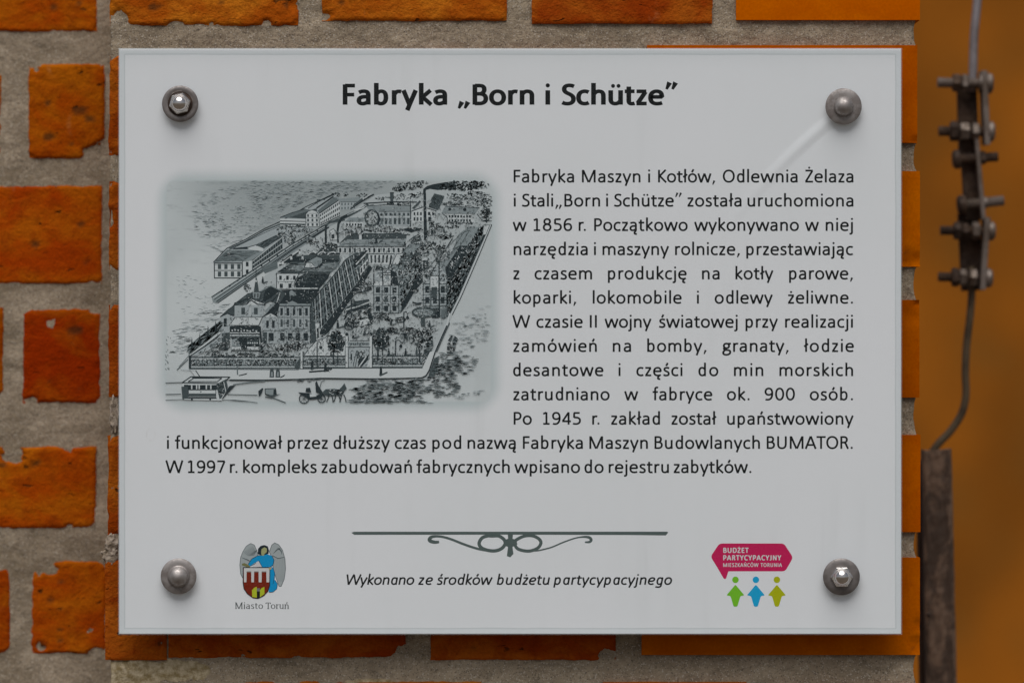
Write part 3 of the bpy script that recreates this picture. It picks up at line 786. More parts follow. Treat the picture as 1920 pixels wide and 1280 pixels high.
def ornament():
    ink = Ink(); c = (0.105, 0.135, 0.130)
    A = lambda x, y: (630 + x / 6.0, 980 + y / 6.0)
    ink.poly([A(172, 108), A(205, 97), A(3722, 96), A(3738, 104), A(3710, 139), A(3300, 134), A(1900, 130), A(205, 132)], c)
    def curve(pts, w, tap=None, closed=False):
        # Catmull-Rom through the points
        P = [A(*p) for p in pts]; o = []
        n = len(P)
        for i in range(n if closed else n - 1):
            p0, p1, p2, p3 = (P[(i - 1) % n], P[i], P[(i + 1) % n], P[(i + 2) % n]) if closed else (P[max(0, i - 1)], P[i], P[i + 1], P[min(n - 1, i + 2)])
            for s_ in range(8):
                t = s_ / 8
                o.append(tuple(0.5 * (2 * p1[k] + (p2[k] - p0[k]) * t + (2 * p0[k] - 5 * p1[k] + 4 * p2[k] - p3[k]) * t * t + (3 * p1[k] - p0[k] - 3 * p2[k] + p3[k]) * t**3) for k in (0, 1)))
        if not closed: o.append(P[-1])
        ink.up(); ink.ribbon(o, w / 6.0, c, closed, 0, tap)
    curve([(1160, 212), (1110, 215), (1060, 200), (1055, 175), (1090, 152), (1180, 152), (1290, 180), (1430, 235), (1580, 285), (1700, 308), (1790, 310)], 36, lambda t: 0.75 + 0.45 * math.sin(min(1, t * 2.2) * 3.14))
    curve([(1760, 145), (1830, 145), (1885, 180), (1905, 225), (1870, 280), (1800, 310), (1720, 308), (1640, 280), (1610, 230), (1640, 170), (1700, 145)], 38, None, True)
    curve([(2800, 215), (2850, 212), (2870, 190), (2850, 163), (2790, 155), (2690, 170), (2560, 215), (2430, 270), (2320, 300), (2250, 312), (2150, 312)], 30, lambda t: 0.55 + 0.55 * math.sin(min(1, t * 2.2) * 3.14))
    curve([(2140, 142), (2220, 145), (2285, 180), (2305, 225), (2270, 280), (2190, 312), (2110, 310), (2040, 285), (2010, 235), (2010, 205), (2070, 165)], 36, None, True)
    ink.up()
    ink.poly([A(1932, 120), A(1992, 120), A(1986, 175), A(2030, 190), A(2040, 240), A(1985, 268), A(1996, 345), A(1960, 385), A(1922, 370), A(1935, 268), A(1890, 250), A(1880, 200), A(1936, 175)], c)
    ink.build('scroll_ornament', SIGN, M_INK, 'grey green rule with a scrolled flourish')
ornament()

def logos():
    Q = lambda x, y: (1320 + x / 8.533, 1000 + y / 8.533)
    ink = Ink(); mag = (0.62, 0.014, 0.105)
    def rounded(pts, r):
        o = []; n = len(pts)
        for i in range(n):
            p0, p1, p2 = pts[i - 1], pts[i], pts[(i + 1) % n]
            def tow(a, b):
                l = math.hypot(b[0] - a[0], b[1] - a[1]); t = min(0.45, r / l); return (a[0] + (b[0] - a[0]) * t, a[1] + (b[1] - a[1]) * t)
            s0, s2 = tow(p1, p0), tow(p1, p2)
            o.append(s0)
            for t in (0.25, 0.5, 0.75): o.append(tuple((1 - t)**2 * s0[k] + 2 * t * (1 - t) * p1[k] + t * t * s2[k] for k in (0, 1)))
            o.append(s2)
        return o
    body = rounded([(245, 155), (1280, 155), (1425, 380), (1300, 600), (250, 600), (105, 365)], 50)
    # bubble and tail as two overlapping pieces
    ink.poly([Q(*p) for p in body], mag); ink.up()
    ink.poly([Q(*p) for p in rounded([(190, 500), (420, 560), (388, 605), (352, 722), (318, 722)], 28)], mag); ink.up(3)
    wht = (0.72, 0.70, 0.71)
    k = 8.533
    word(ink, "BUDŻET", 1320 + 308 / k, 1320 + 716 / k, 1000 + 303 / k, 14.2, 150, wht, hthin=0.1)
    word(ink, "PARTYCYPACYJNY", 1320 + 308 / k, 1320 + 1238 / k, 1000 + 422 / k, 14.2, 150, wht, xs=0.95)
    word(ink, "MIESZKAŃCÓW", 1320 + 308 / k, 1320 + 872 / k, 1000 + 528 / k, 10.6, 125, wht, xs=0.9)
    word(ink, "TORUNIA", 1320 + 905 / k, 1320 + 1248 / k, 1000 + 528 / k, 10.6, 125, wht, xs=0.9)
    for cx, col in ((503, (0.20, 0.56, 0.025)), (830, (0.01, 0.40, 0.72)), (1166, (0.47, 0.49, 0.004))):
        ink.dot(Q(cx, 735), 52 / k, col, 20)
        ink.poly([Q(*p) for p in rounded([(cx, 812), (cx + 145, 985), (cx + 80, 995), (cx + 30, 1165), (cx - 30, 1165), (cx - 78, 995), (cx - 145, 985)], 22)], col)
    ink.build('budget_logo', SIGN, M_INK, 'magenta speech bubble logo above three small figures')
    # coat of arms with an angel behind the shield
    ink = Ink(); Q = lambda x, y: (430 + x / 8.533, 1000 + y / 8.533)
    P = lambda pts, col: (ink.poly([Q(*p) for p in pts], col), ink.up())
    Ln = lambda pts, w, col, cl=False: (ink.ribbon([Q(*p) for p in pts], w / 8.533, col, cl), ink.up())
    wing, wl = (0.42, 0.45, 0.46), (0.10, 0.12, 0.13)
    lw = [(460, 330), (430, 250), (400, 180), (340, 155), (270, 200), (215, 290), (180, 380), (168, 500), (180, 640), (215, 710), (240, 560), (420, 480)]
    rw = [(640, 290), (680, 180), (725, 145), (790, 175), (850, 260), (890, 400), (900, 560), (880, 720), (830, 840), (795, 840), (745, 700), (700, 540), (690, 400)]
    for wg in (lw, rw): P(wg, wing); Ln(wg, 9, wl, True)
    for i in range(7):
        Ln([(235 + i * 22, 290 - i * 14), (300 + i * 18, 350 - i * 12), (400 + i * 8, 345 - i * 14)], 6, wl)
        Ln([(200, 380), (300 + i * 12, 415 + i * 8)], 5, wl)
        Ln([(700 + i * 12, 320 - i * 16), (780 + i * 5, 250 - i * 3), (840, 270 + i * 10)], 5, wl)
        Ln([(720 + i * 26, 400), (735 + i * 24, 560), (780 + i * 13, 760)], 4, (0.30, 0.33, 0.34))
    Ln([(690, 350), (780, 395), (875, 375)], 10, wl)
    P([(350, 540), (460, 440), (520, 525)], (0.70, 0.66, 0.68))
    blue = (0.006, 0.32, 0.66)
    P([(455, 350), (520, 340), (600, 325), (680, 350), (715, 420), (700, 500), (650, 530), (525, 535), (470, 430), (400, 470), (330, 520), (300, 490), (360, 400)], blue)
    P([(655, 520), (700, 540), (730, 640), (725, 740), (770, 800), (760, 880), (700, 930), (630, 935), (630, 560)], blue)
    Ln([(300, 490), (360, 400), (455, 350), (520, 345)], 9, (0.01, 0.06, 0.10)); Ln([(680, 350), (715, 420), (700, 500), (655, 530)], 9, (0.01, 0.06, 0.10))
    Ln([(470, 430), (525, 530)], 8, (0.01, 0.06, 0.10)); Ln([(700, 540), (730, 640), (700, 800)], 8, (0.01, 0.08, 0.16)); Ln([(730, 740), (770, 800), (760, 880), (700, 930), (640, 935)], 8, (0.01, 0.06, 0.10))
    P([(455, 320), (460, 240), (500, 195), (560, 180), (615, 200), (635, 270), (625, 320), (560, 340), (490, 338)], (0.02, 0.03, 0.04))
    P([(515, 245), (560, 215), (600, 235), (600, 290), (565, 320), (550, 350), (515, 345), (510, 300)], (0.42, 0.42, 0.20))
    P([(200, 480), (240, 465), (320, 505), (335, 550), (290, 560), (255, 520), (205, 505)], (0.22, 0.21, 0.09))
    sh = [(222, 540), (650, 540), (645, 830), (615, 920), (550, 990), (460, 1035), (380, 1025), (290, 960), (235, 880), (220, 780)]
    red = (0.22, 0.020, 0.006)
    P(sh, red)
    P([(232, 545), (640, 545), (640, 600), (232, 600)], (0.70, 0.68, 0.68))
    for a, b in ((232, 278), (350, 398), (468, 520), (592, 645)): P([(a, 560), (b, 560), (b - 4, 775), (a + 2, 775)], (0.70, 0.68, 0.68))
    for a, b in ((280, 350), (398, 470), (518, 592)): P([(a, 600), (b, 600), (b, 615), (a, 615)], (0.25, 0.22, 0.20))
    Ln(sh, 13, (0.01, 0.015, 0.02), True)
    yel = (0.50, 0.56, 0.03)
    P([(362, 900), (400, 860), (440, 845), (440, 1020), (365, 1010)], yel); P([(490, 900), (520, 865), (562, 850), (562, 960), (490, 1015)], yel)
    P([(440, 900), (490, 900), (490, 1030), (440, 1030)], (0.015, 0.015, 0.015)); P([(440, 870), (490, 870), (490, 920), (440, 920)], (0.2, 0.2, 0.2))
    P([(625, 545), (670, 530), (680, 560), (640, 580)], (0.5, 0.4, 0.2))
    ink.build('coat_of_arms', SIGN, M_INK, 'town coat of arms with a blue robed angel behind a red shield')
    ink = Ink(); g = (0.10, 0.11, 0.115)
    word(ink, "Miasto", 430 + 92 / 8.533, 430 + 538 / 8.533, 1000 + 1200 / 8.533, 18.6, 95, g, GS, 's', hthin=0.45)
    word(ink, "Toruń", 430 + 580 / 8.533, 430 + 955 / 8.533, 1000 + 1200 / 8.533, 18.6, 95, g, GS, 's', hthin=0.45)
    ink.build('town_lettering', SIGN, M_INK, 'small grey serif lettering under the coat of arms')
logos()
# ------------------------------------------------------------------ the printed engraving of the factory (drawn with flat strokes of ink)
def engraving():
    ink = Ink(); rnd = random.Random(7)
    KX = 1820 / 640.0
    Q = lambda p: (300 + p[0] / KX, 320 + p[1] / KX)
    K = (0.030, 0.042, 0.048); DD = (0.075, 0.095, 0.102); Mm = (0.16, 0.19, 0.20); Lt = (0.30, 0.34, 0.355); Wt = (0.66, 0.69, 0.705); Gy = (0.44, 0.48, 0.50)
    def P0(pts, col): ink.poly([Q(p) for p in pts], col)
    def P(pts, col): ink.z += 8e-7; ink.poly([Q(p) for p in pts], col)
    def L0(pts, w, col, cl=False, tap=None): ink.ribbon([Q(p) for p in pts], w / KX, col, cl, 0, tap)
    def Ln(pts, w, col, cl=False, tap=None): ink.z += 5e-7; ink.ribbon([Q(p) for p in pts], w / KX, col, cl, 0, tap)
    def O(pts, w=4, col=K): Ln(pts, w, col, True)
    def lay(k=1): ink.z += 1.5e-6 * k
    def lerp(a, b, t): return (a[0] + (b[0] - a[0]) * t, a[1] + (b[1] - a[1]) * t)
    def bil(q, u, v): return lerp(lerp(q[0], q[1], u), lerp(q[3], q[2], u), v)
    def wins(q, nx, ny, fw=0.5, fh=0.6, col=K, jit=0.0, sill=None):
        ink.z += 8e-7
        for i in range(nx):
            for j in range(ny):
                u0 = (i + 0.5 - fw / 2) / nx; u1 = (i + 0.5 + fw / 2) / nx; v0 = (j + 0.5 - fh / 2) / ny; v1 = (j + 0.5 + fh / 2) / ny
                c = col if rnd.random() > jit else (DD if col == K else Mm)
                P0([bil(q, u0, v0), bil(q, u1, v0), bil(q, u1, v1), bil(q, u0, v1)], c)
                if sill: L0([bil(q, u0, v1), bil(q, u1, v1)], 2.5, sill)
    def vlines(q, n, w, col, cols=None):
        for i in range(n + 1): L0([bil(q, i / n, 0), bil(q, i / n, 1)], w, col)
    def hlines(q, n, w, col):
        for i in range(n + 1): L0([bil(q, 0, i / n), bil(q, 1, i / n)], w, col)
    def inside(p, poly):
        c = False; n = len(poly)
        for i in range(n):
            a, b = poly[i], poly[i - 1]
            if (a[1] > p[1]) != (b[1] > p[1]) and p[0] < (b[0] - a[0]) * (p[1] - a[1]) / (b[1] - a[1]) + a[0]: c = not c
        return c
    def strokes(poly, n, l0, l1, w0, w1, cols, ang=0.0, spread=0.15, dens=None):
        ink.z += 8e-7; xs = [p[0] for p in poly]; ys = [p[1] for p in poly]; k = 0; tries = 0
        while k < n and tries < n * 8:
            tries += 1
            x, y = rnd.uniform(min(xs), max(xs)), rnd.uniform(min(ys), max(ys))
            if not inside((x, y), poly): continue
            if dens and fb(x / dens, y / dens * 2.2, 3.3, 3) < rnd.uniform(-0.35, 0.30): continue
            k += 1
            a = ang + rnd.gauss(0, spread); l = rnd.uniform(l0, l1) / 2; w = rnd.uniform(w0, w1)
            dx, dy = math.cos(a) * l, math.sin(a) * l
            b = rnd.uniform(-0.25, 0.25) * l
            L0([(x - dx, y - dy), (x - dy * 0 + rnd.uniform(-.1, .1) * l, y + b * 0.5), (x + dx, y + dy)], w, rnd.choice(cols), False, lambda t: 0.35 + 0.65 * math.sin(math.pi * min(max(t, 0.05), 0.95)))
    def blob(cx, cy, rx, ry, n, cols, size=(6, 16), fill=None):
        if fill:
            P([(cx + rx * 0.86 * math.cos(2 * math.pi * i / 14) * (1 + 0.16 * math.sin(i * 5.1 + cx)), cy + ry * 0.86 * math.sin(2 * math.pi * i / 14) * (1 + 0.16 * math.cos(i * 3.7 + cy))) for i in range(14)], fill); lay()
        ink.z += 8e-7
        for _ in range(n):
            a = rnd.uniform(0, 2 * math.pi); q = math.sqrt(rnd.random()); x = cx + rx * q * math.cos(a); y = cy + ry * q * math.sin(a)
            s_ = rnd.uniform(*size) / 2; t = rnd.uniform(0, math.pi)
            c = rnd.choice(cols)
            L0([(x - s_ * math.cos(t), y - s_ * math.sin(t) * 0.7), (x + s_ * 0.2, y - s_ * 0.35), (x + s_ * math.cos(t), y + s_ * math.sin(t) * 0.7)], s_ * 0.75, c, False, lambda u: 0.4 + 0.6 * math.sin(math.pi * min(max(u, .08), .92)))
    def person(x, y, h=34, col=K, lean=0):
        P([(x - h * .16, y), (x - h * .13, y - h * .6), (x + lean, y - h * .78), (x + h * .13, y - h * .6), (x + h * .16, y)], col); ink.dot(Q((x + lean, y - h * .88)), h * .1 / KX, col, 7)
        P([(x, y - 3), (x + h * .8, y - h * .28), (x + h * .75, y - h * .12), (x + 2, y + 4)], DD)
    def lamp(x, y0, y1, arm=22):
        Ln([(x, y1), (x, y0)], 6, K); Ln([(x, y0), (x + arm * .6, y0 - 5), (x + arm, y0 + 4), (x + arm, y0 + 20)], 4, K); ink.dot(Q((x + arm, y0 + 28)), 9 / KX, K, 9)

    # --- sky and meadow tints, loose horizontal ticks
    sky = [(180, 150), (330, 90), (480, 58), (1180, 58), (1100, 110), (930, 118), (820, 160), (640, 232), (560, 300), (420, 395), (330, 440), (250, 400), (185, 300)]
    strokes(sky, 760, 10, 34, 2, 3.4, [Lt, Gy, Lt], 0, 0.12, 90)
    strokes([(480, 56), (1260, 56), (1150, 110), (930, 112), (640, 220), (520, 210)], 420, 10, 30, 2, 3.6, [Lt, Mm, Lt], 0, 0.15)
    strokes([(185, 240), (480, 150), (600, 230), (450, 340), (200, 330)], 60, 6, 14, 2, 4, [Mm], 0, 0.2)
    strokes([(95, 560), (280, 560), (250, 660), (300, 720), (200, 780), (90, 760)], 60, 8, 26, 2, 3, [Gy, Lt], 0, 0.3)
    strokes([(60, 860), (210, 760), (380, 700), (330, 790), (200, 880), (150, 960), (60, 1000)], 190, 12, 40, 2, 4, [Lt, Mm, Gy], -0.1, 0.12, 60)
    strokes([(30, 880), (60, 880), (50, 1060), (30, 1060)], 18, 6, 16, 3, 5, [DD, Mm], 1.2, 0.3)
    lay()
    # --- paper-white grounds
    P([(160, 1060), (330, 830), (560, 560), (900, 300), (1150, 130), (1500, 90), (1760, 120), (1765, 290), (1545, 760), (1420, 1100), (800, 1108), (370, 1112), (250, 1110)], (0.53, 0.565, 0.58))
    lay()
    # distance: trees, hedges, roofs at the top right
    for (x, y, rx, ry, n) in [(960, 128, 44, 14, 40), (1090, 135, 40, 12, 30), (1290, 140, 70, 16, 70), (1370, 130, 40, 14, 40), (1580, 140, 60, 22, 80), (1680, 135, 60, 25, 110), (1740, 170, 30, 50, 120), (1650, 170, 90, 22, 110), (1740, 235, 32, 40, 130), (1560, 180, 50, 14, 60), (1190, 150, 50, 8, 30)]:
        blob(x, y, rx, ry, n, [K, DD, Mm, Wt, DD], (6, 16))
    lay()
    # --- smoke
    P([(1402, 125), (1404, 98), (1425, 82), (1460, 72), (1520, 62), (1575, 56), (1580, 80), (1530, 100), (1480, 104), (1440, 98), (1418, 104), (1416, 125)], K)
    lay(); blob(1600, 82, 90, 26, 150, [K, DD, Mm, DD, Lt], (8, 24)); blob(1690, 78, 66, 22, 90, [DD, Mm, Lt, Gy], (8, 24)); blob(1530, 88, 50, 18, 60, [K, DD], (8, 20))
    blob(1330, 82, 72, 22, 150, [K, DD, DD, Mm, Gy], (6, 16)); blob(1272, 98, 34, 14, 60, [K, DD], (6, 14)); blob(1390, 66, 40, 10, 40, [DD, Mm], (6, 14))
    lay()
    # --- far left long range of buildings
    P([(285, 488), (355, 415), (640, 285), (640, 260), (780, 190), (930, 135), (960, 150), (850, 225), (850, 300), (640, 400), (655, 450), (490, 545), (440, 572), (290, 572)], Gy); lay()
    Ln([(285, 488), (355, 415), (450, 370), (560, 308), (640, 272), (780, 192), (860, 155), (930, 122)], 5, K)
    Ln([(370, 415), (450, 380), (560, 318), (640, 286)], 7, DD); Ln([(365, 425), (560, 330), (640, 296)], 3, K)
    Ln([(300, 480), (362, 424)], 5, DD)
    P([(288, 488), (362, 425), (560, 425), (450, 482)], Mm); lay(); strokes([(300, 485), (366, 428), (545, 428), (445, 480)], 90, 16, 40, 2, 3, [DD, Lt], 0, 0.05); ink.dot(Q((366, 443)), 3, Wt, 8); P([(372, 440), (400, 444), (376, 452)], K)
    lay()
    q = [(290, 492), (438, 492), (438, 572), (290, 572)]; P(q, Wt); lay(); O(q, 5); Ln([(290, 532), (438, 532)], 4, K); wins([(300, 492), (438, 492), (438, 530), (300, 530)], 4, 1, 0.5, 0.72, DD); wins([(300, 532), (438, 532), (438, 570), (300, 570)], 4, 1, 0.5, 0.7, DD)
    hlines([(290, 497), (438, 497), (438, 503), (290, 503)], 1, 2, Mm)
    P([(440, 484), (492, 478), (492, 546), (440, 560)], Wt); lay(); O([(440, 484), (492, 478), (492, 546), (440, 560)], 3); P([(458, 486), (472, 486), (472, 510), (458, 510)], K); P([(458, 528), (472, 526), (472, 546), (458, 548)], K)
    P([(440, 484), (535, 428), (560, 430), (492, 480)], Lt); Ln([(492, 480), (560, 432), (655, 352)], 6, K)
    q = [(492, 484), (652, 355), (655, 448), (495, 545)]; P(q, DD); lay(); hlines(q, 3, 3.5, Wt); wins(q, 13, 3, 0.5, 0.5, K); vlines(q, 13, 1.6, Lt)
    P([(475, 405), (510, 395), (550, 410), (552, 430), (475, 420)], Wt); lay(); Ln([(470, 408), (512, 396), (556, 414)], 4, K)
    P([(508, 396), (636, 335), (656, 350), (556, 414)], DD); lay(); strokes([(508, 396), (636, 335), (656, 350), (556, 414)], 50, 10, 24, 2, 4, [K, Mm], -0.5, 0.1)
    P([(395, 412), (468, 405), (468, 418), (385, 420)], K)
    lay()
    P([(640, 250), (770, 204), (835, 214), (775, 256)], Mm); Ln([(640, 250), (700, 226), (772, 204)], 4, K); P([(690, 250), (835, 200), (838, 216), (775, 256)], DD); lay()
    for (a, b, col) in ((256, 266, Wt), (266, 270, K), (271, 280, Wt), (280, 288, DD), (288, 294, Wt), (294, 298, K)): P([(640, a), (775, a + 3), (775, b + 3), (640, b)], col)
    lay()
    q = [(778, 228), (846, 228), (850, 300), (778, 300)]; P([(778, 230), (792, 216), (812, 210), (832, 216), (846, 230), (850, 300), (778, 300)], Wt); lay(); O([(778, 230), (792, 216), (812, 210), (832, 216), (846, 230), (850, 300), (778, 300)], 3, DD); wins(q, 3, 3, 0.42, 0.6, DD); hlines(q, 3, 2, K)
    P([(840, 214), (928, 142), (962, 150), (850, 228)], Mm); lay(); Ln([(835, 200), (925, 138)], 8, K); Ln([(790, 200), (840, 168), (925, 128)], 4, K); Ln([(850, 228), (962, 152)], 4, K); Ln([(838, 155), (838, 178)], 4, DD); Ln([(836, 155), (880, 155)], 4, DD)
    q = [(850, 232), (960, 156), (960, 240), (856, 290)]; P(q, Wt); lay(); wins(q, 11, 3, 0.6, 0.55, K); Ln([(856, 290), (960, 240)], 4, K)
    q = [(962, 168), (1048, 168), (1044, 205), (962, 212)]; P([(930, 135), (960, 150), (1060, 142), (1075, 160), (1050, 166), (962, 168)], Lt); P(q, Gy); lay(); wins(q, 5, 2, 0.45, 0.6, Mm); Ln([(962, 168), (1050, 166)], 3, DD)
    Ln([(1015, 205), (1075, 165), (1140, 126)], 7, K); Ln([(1050, 170), (1125, 125)], 4, Wt); Ln([(1030, 190), (1080, 150)], 10, DD)
    lay()
    # --- railway and wall running up to the right
    P([(275, 672), (560, 486), (700, 392), (890, 284), (905, 300), (720, 430), (580, 520), (300, 708), (282, 700)], Lt); lay()
    for (o, w_, c) in ((0, 5, K), (8, 3, Wt), (14, 4, K), (20, 3, Lt), (26, 5, K), (33, 5, K)):
        Ln([(274 + o, 674 + o * .95), (560 + o * .55, 488 + o * .8), (700 + o * .45, 394 + o * .75), (888 + o * .4, 286 + o * .5)], w_, c)
    for i in range(14): ink.dot(Q(lerp((330, 640), (880, 292), i / 13)), rnd.uniform(1.2, 2.2), K, 7)
    P([(540, 520), (625, 478), (628, 520), (560, 548)], Mm); Ln([(500, 560), (560, 530), (622, 510)], 2, DD)
    Ln([(855, 300), (960, 250), (1080, 195), (1140, 180)], 3, DD); Ln([(870, 310), (1000, 250)], 3, Lt)
    # trees between the range and the railway
    for (x, y, rx, ry, n) in [(650, 318, 26, 20, 30), (700, 300, 60, 14, 60), (735, 322, 60, 10, 50), (690, 355, 36, 34, 110), (770, 310, 20, 22, 30), (640, 340, 16, 12, 20), (815, 385, 38, 12, 60), (800, 372, 20, 14, 40), (700, 372, 24, 24, 50)]:
        blob(x, y, rx, ry, n, [K, DD, Mm, Wt], (5, 13))
    Ln([(665, 345), (668, 385)], 4, K); Ln([(825, 350), (832, 372)], 4, K)
    # --- dark chimneys with smoke, top centre
    lay()
    Ln([(886, 430), (884, 350), (884, 290)], 11, K); Ln([(884, 292), (905, 275), (940, 268), (985, 258)], 11, DD, False, lambda t: .7 + .8 * t)
    Ln([(950, 385), (946, 330), (952, 282), (970, 252), (1000, 240)], 13, K, False, lambda t: .7 + .6 * t); Ln([(1000, 244), (1060, 215), (1110, 178)], 16, DD, False, lambda t: .8 + .4 * math.sin(9 * t)); Ln([(1035, 212), (1080, 200), (1100, 185)], 6, Wt)
    Ln([(1085, 175), (1230, 166), (1370, 168)], 6, K); Ln([(1090, 190), (1200, 182), (1340, 186)], 4, DD); blob(1270, 178, 60, 8, 24, [K, DD], (8, 20))
    P([(1226, 120), (1246, 120), (1244, 164), (1228, 164)], DD); Ln([(1226, 118), (1247, 118)], 5, K)
    # --- central ranges
    q = [(1165, 218), (1338, 218), (1338, 296), (1165, 296)]; P([(1100, 190), (1340, 188), (1338, 218), (1120, 216)], Lt); P(q, Gy); lay(); wins([(1170, 222), (1336, 222), (1336, 244), (1170, 244)], 7, 1, .5, .7, DD); wins([(1170, 248), (1336, 248), (1336, 290), (1170, 290)], 7, 1, .55, .8, DD, .4); Ln([(1165, 218), (1338, 218)], 3, K); Ln([(1165, 246), (1338, 246)], 3, Wt); Ln([(1335, 160), (1336, 300)], 5, K)
    P([(985, 272), (1010, 250), (1095, 250), (1080, 274)], Lt); P([(985, 274), (1082, 274), (1082, 300), (985, 300)], Wt); lay(); wins([(990, 280), (1080, 280), (1080, 296), (990, 296)], 6, 1, .55, .8, K)
    ink.up(); ring = [(1130 + 36 * math.cos(t), 252 + 42 * math.sin(t)) for t in [2 * math.pi * i / 18 for i in range(18)]]
    O(ring, 9, DD); blob(1130, 252, 34, 40, 70, [DD, Mm, Wt, K], (5, 12)); Ln([(1160, 225), (1172, 260), (1160, 290)], 9, K)
    # yard of small things
    for (x, y, rx, ry, n) in [(1040, 318, 60, 8, 30), (1200, 320, 110, 10, 80), (1120, 345, 120, 10, 60), (1350, 315, 50, 10, 60), (1270, 342, 60, 10, 60), (1460, 290, 28, 20, 60), (1530, 300, 70, 8, 60), (1520, 355, 30, 14, 60), (1500, 410, 26, 16, 50), (1430, 400, 50, 26, 120), (1380, 400, 40, 18, 60)]:
        blob(x, y, rx, ry, n, [K, DD, Mm, Wt, K], (6, 16))
    Ln([(1300, 312), (1340, 322), (1395, 308)], 14, K, False, lambda t: .5 + .7 * math.sin(3.1 * t)); Ln([(1140, 352), (1200, 338), (1290, 334)], 8, K, False, lambda t: .5 + .7 * math.sin(3.1 * t))
    lay()
    P([(905, 320), (925, 310), (945, 330), (945, 370), (908, 370)], Wt); lay(); O([(905, 320), (925, 310), (945, 330), (945, 370), (908, 370)], 3, DD); P([(914, 340), (930, 340), (930, 362), (914, 362)], K)
    P([(955, 388), (1000, 345), (1040, 330), (1090, 332), (1310, 338), (1315, 362), (1000, 368)], DD); P([(950, 404), (1000, 366), (1312, 366), (1306, 404)], Lt); lay(); strokes([(960, 402), (1003, 368), (1305, 368), (1300, 402)], 80, 20, 50, 1.6, 2.6, [Mm, Gy], 0, .04)
    P([(1060, 324), (1074, 320), (1076, 366), (1062, 366)], Wt); P([(1074, 320), (1082, 324), (1084, 366), (1076, 366)], K); P([(1148, 350), (1158, 350), (1158, 390), (1148, 390)], K); P([(1158, 380), (1190, 366), (1186, 378), (1160, 392)], DD); P([(1300, 380), (1312, 380), (1312, 400), (1300, 400)], K); blob(1130, 386, 20, 5, 12, [K], (6, 14))
    q = [(948, 408), (1310, 408), (1312, 440), (948, 440)]; P(q, Wt); lay(); Ln([(945, 405), (1312, 405)], 5, K); wins(q, 14, 1, .45, .75, K, .3); vlines(q, 14, 1.6, Mm)
    q = [(1112, 442), (1250, 442), (1235, 500), (1118, 500)]; P(q, Wt); lay(); wins([(1115, 446), (1245, 446), (1238, 494), (1118, 494)], 6, 1, .45, .85, K, .3); Ln([(1112, 444), (1250, 444)], 4, DD)
    P([(870, 400), (905, 385), (945, 392), (945, 432), (840, 436)], DD); blob(910, 408, 34, 22, 60, [K, DD, Mm, Wt], (6, 16))
    # house and big chimney
    P([(1345, 214), (1404, 192), (1470, 214), (1470, 262), (1345, 280)], Wt); lay(); Ln([(1342, 216), (1404, 194), (1474, 216)], 5, K); wins([(1348, 220), (1400, 220), (1400, 240), (1348, 240)], 3, 1, .5, .8, K); wins([(1348, 246), (1400, 246), (1400, 270), (1348, 270)], 3, 1, .5, .8, K, .4); wins([(1424, 218), (1468, 218), (1468, 240), (1424, 240)], 2, 1, .55, .8, K); P([(1430, 246), (1446, 246), (1446, 270), (1430, 270)], K)
    P([(1432, 195), (1446, 150), (1464, 122), (1516, 136), (1502, 175), (1482, 210)], DD); lay(); strokes([(1436, 194), (1450, 150), (1466, 126), (1512, 138), (1480, 206)], 60, 10, 26, 2, 4, [K, Mm], 1.2, .15); P([(1343, 200), (1385, 158), (1392, 166), (1356, 205)], DD)
    P([(1405, 118), (1418, 118), (1421, 240), (1425, 370), (1408, 370), (1405, 240)], K)
    P([(1436, 305), (1462, 300), (1462, 345), (1436, 345)], Wt); lay(); P([(1446, 318), (1458, 318), (1458, 342), (1446, 342)], K); O([(1436, 305), (1462, 300), (1462, 345), (1436, 345)], 2.5, DD)
    P([(1325, 372), (1352, 350), (1385, 336), (1395, 372), (1340, 388)], DD); lay(); strokes([(1330, 372), (1385, 340), (1392, 370), (1340, 385)], 30, 8, 20, 2, 4, [K, Mm, Wt], -.6, .2)
    # right building
    P([(1500, 226), (1520, 192), (1702, 200), (1678, 230), (1530, 230)], Lt); lay(); Ln([(1520, 190), (1704, 198)], 4, K); ink.dot(Q((1545, 206)), 3, K); ink.dot(Q((1625, 208)), 3.4, K)
    q = [(1532, 232), (1676, 232), (1676, 276), (1532, 276)]; P(q, Wt); lay(); wins([(1536, 236), (1660, 236), (1660, 252), (1536, 252)], 8, 1, .6, .85, K); wins([(1536, 258), (1660, 258), (1660, 274), (1536, 274)], 8, 1, .65, .85, K, .4)
    blob(1600, 280, 80, 8, 60, [K, DD, Mm], (6, 14)); Ln([(1504, 226), (1532, 250), (1532, 280)], 4, DD)
    Ln([(1690, 230), (1720, 270), (1770, 268)], 3, K); Ln([(1742, 200), (1742, 278)], 5, K); blob(1742, 220, 26, 16, 50, [K, K, DD], (6, 12))
    # --- long avenue wall and tree row on the right
    P([(1768, 285), (1745, 292), (1690, 300), (1640, 300), (1590, 340), (1560, 430), (1440, 560), (1410, 640), (1410, 760), (1520, 790), (1560, 740), (1640, 600), (1720, 400)], Lt)
    P([(1545, 790), (1530, 700), (1533, 590), (1580, 500), (1650, 400), (1700, 300), (1768, 286), (1700, 440), (1600, 680)], Mm); lay()
    av = [(1535, 780), (1530, 690), (1533, 590), (1600, 460), (1660, 370), (1710, 292), (1760, 292), (1700, 440), (1590, 680)]
    strokes(av, 900, 8, 24, 3, 8, [K, DD, DD, Wt, Mm, K], -1.1, .5)
    for i in range(60):
        p = lerp((1560, 720), (1745, 310), i / 59); Ln([(p[0] - 6, p[1] + 10), (p[0] + 4, p[1] - 14)], 4, K)
    lay()
    Ln([(1764, 290), (1700, 440), (1600, 670), (1552, 765), (1500, 890), (1462, 965), (1440, 1040)], 12, (0.62, .65, .67)); lay()
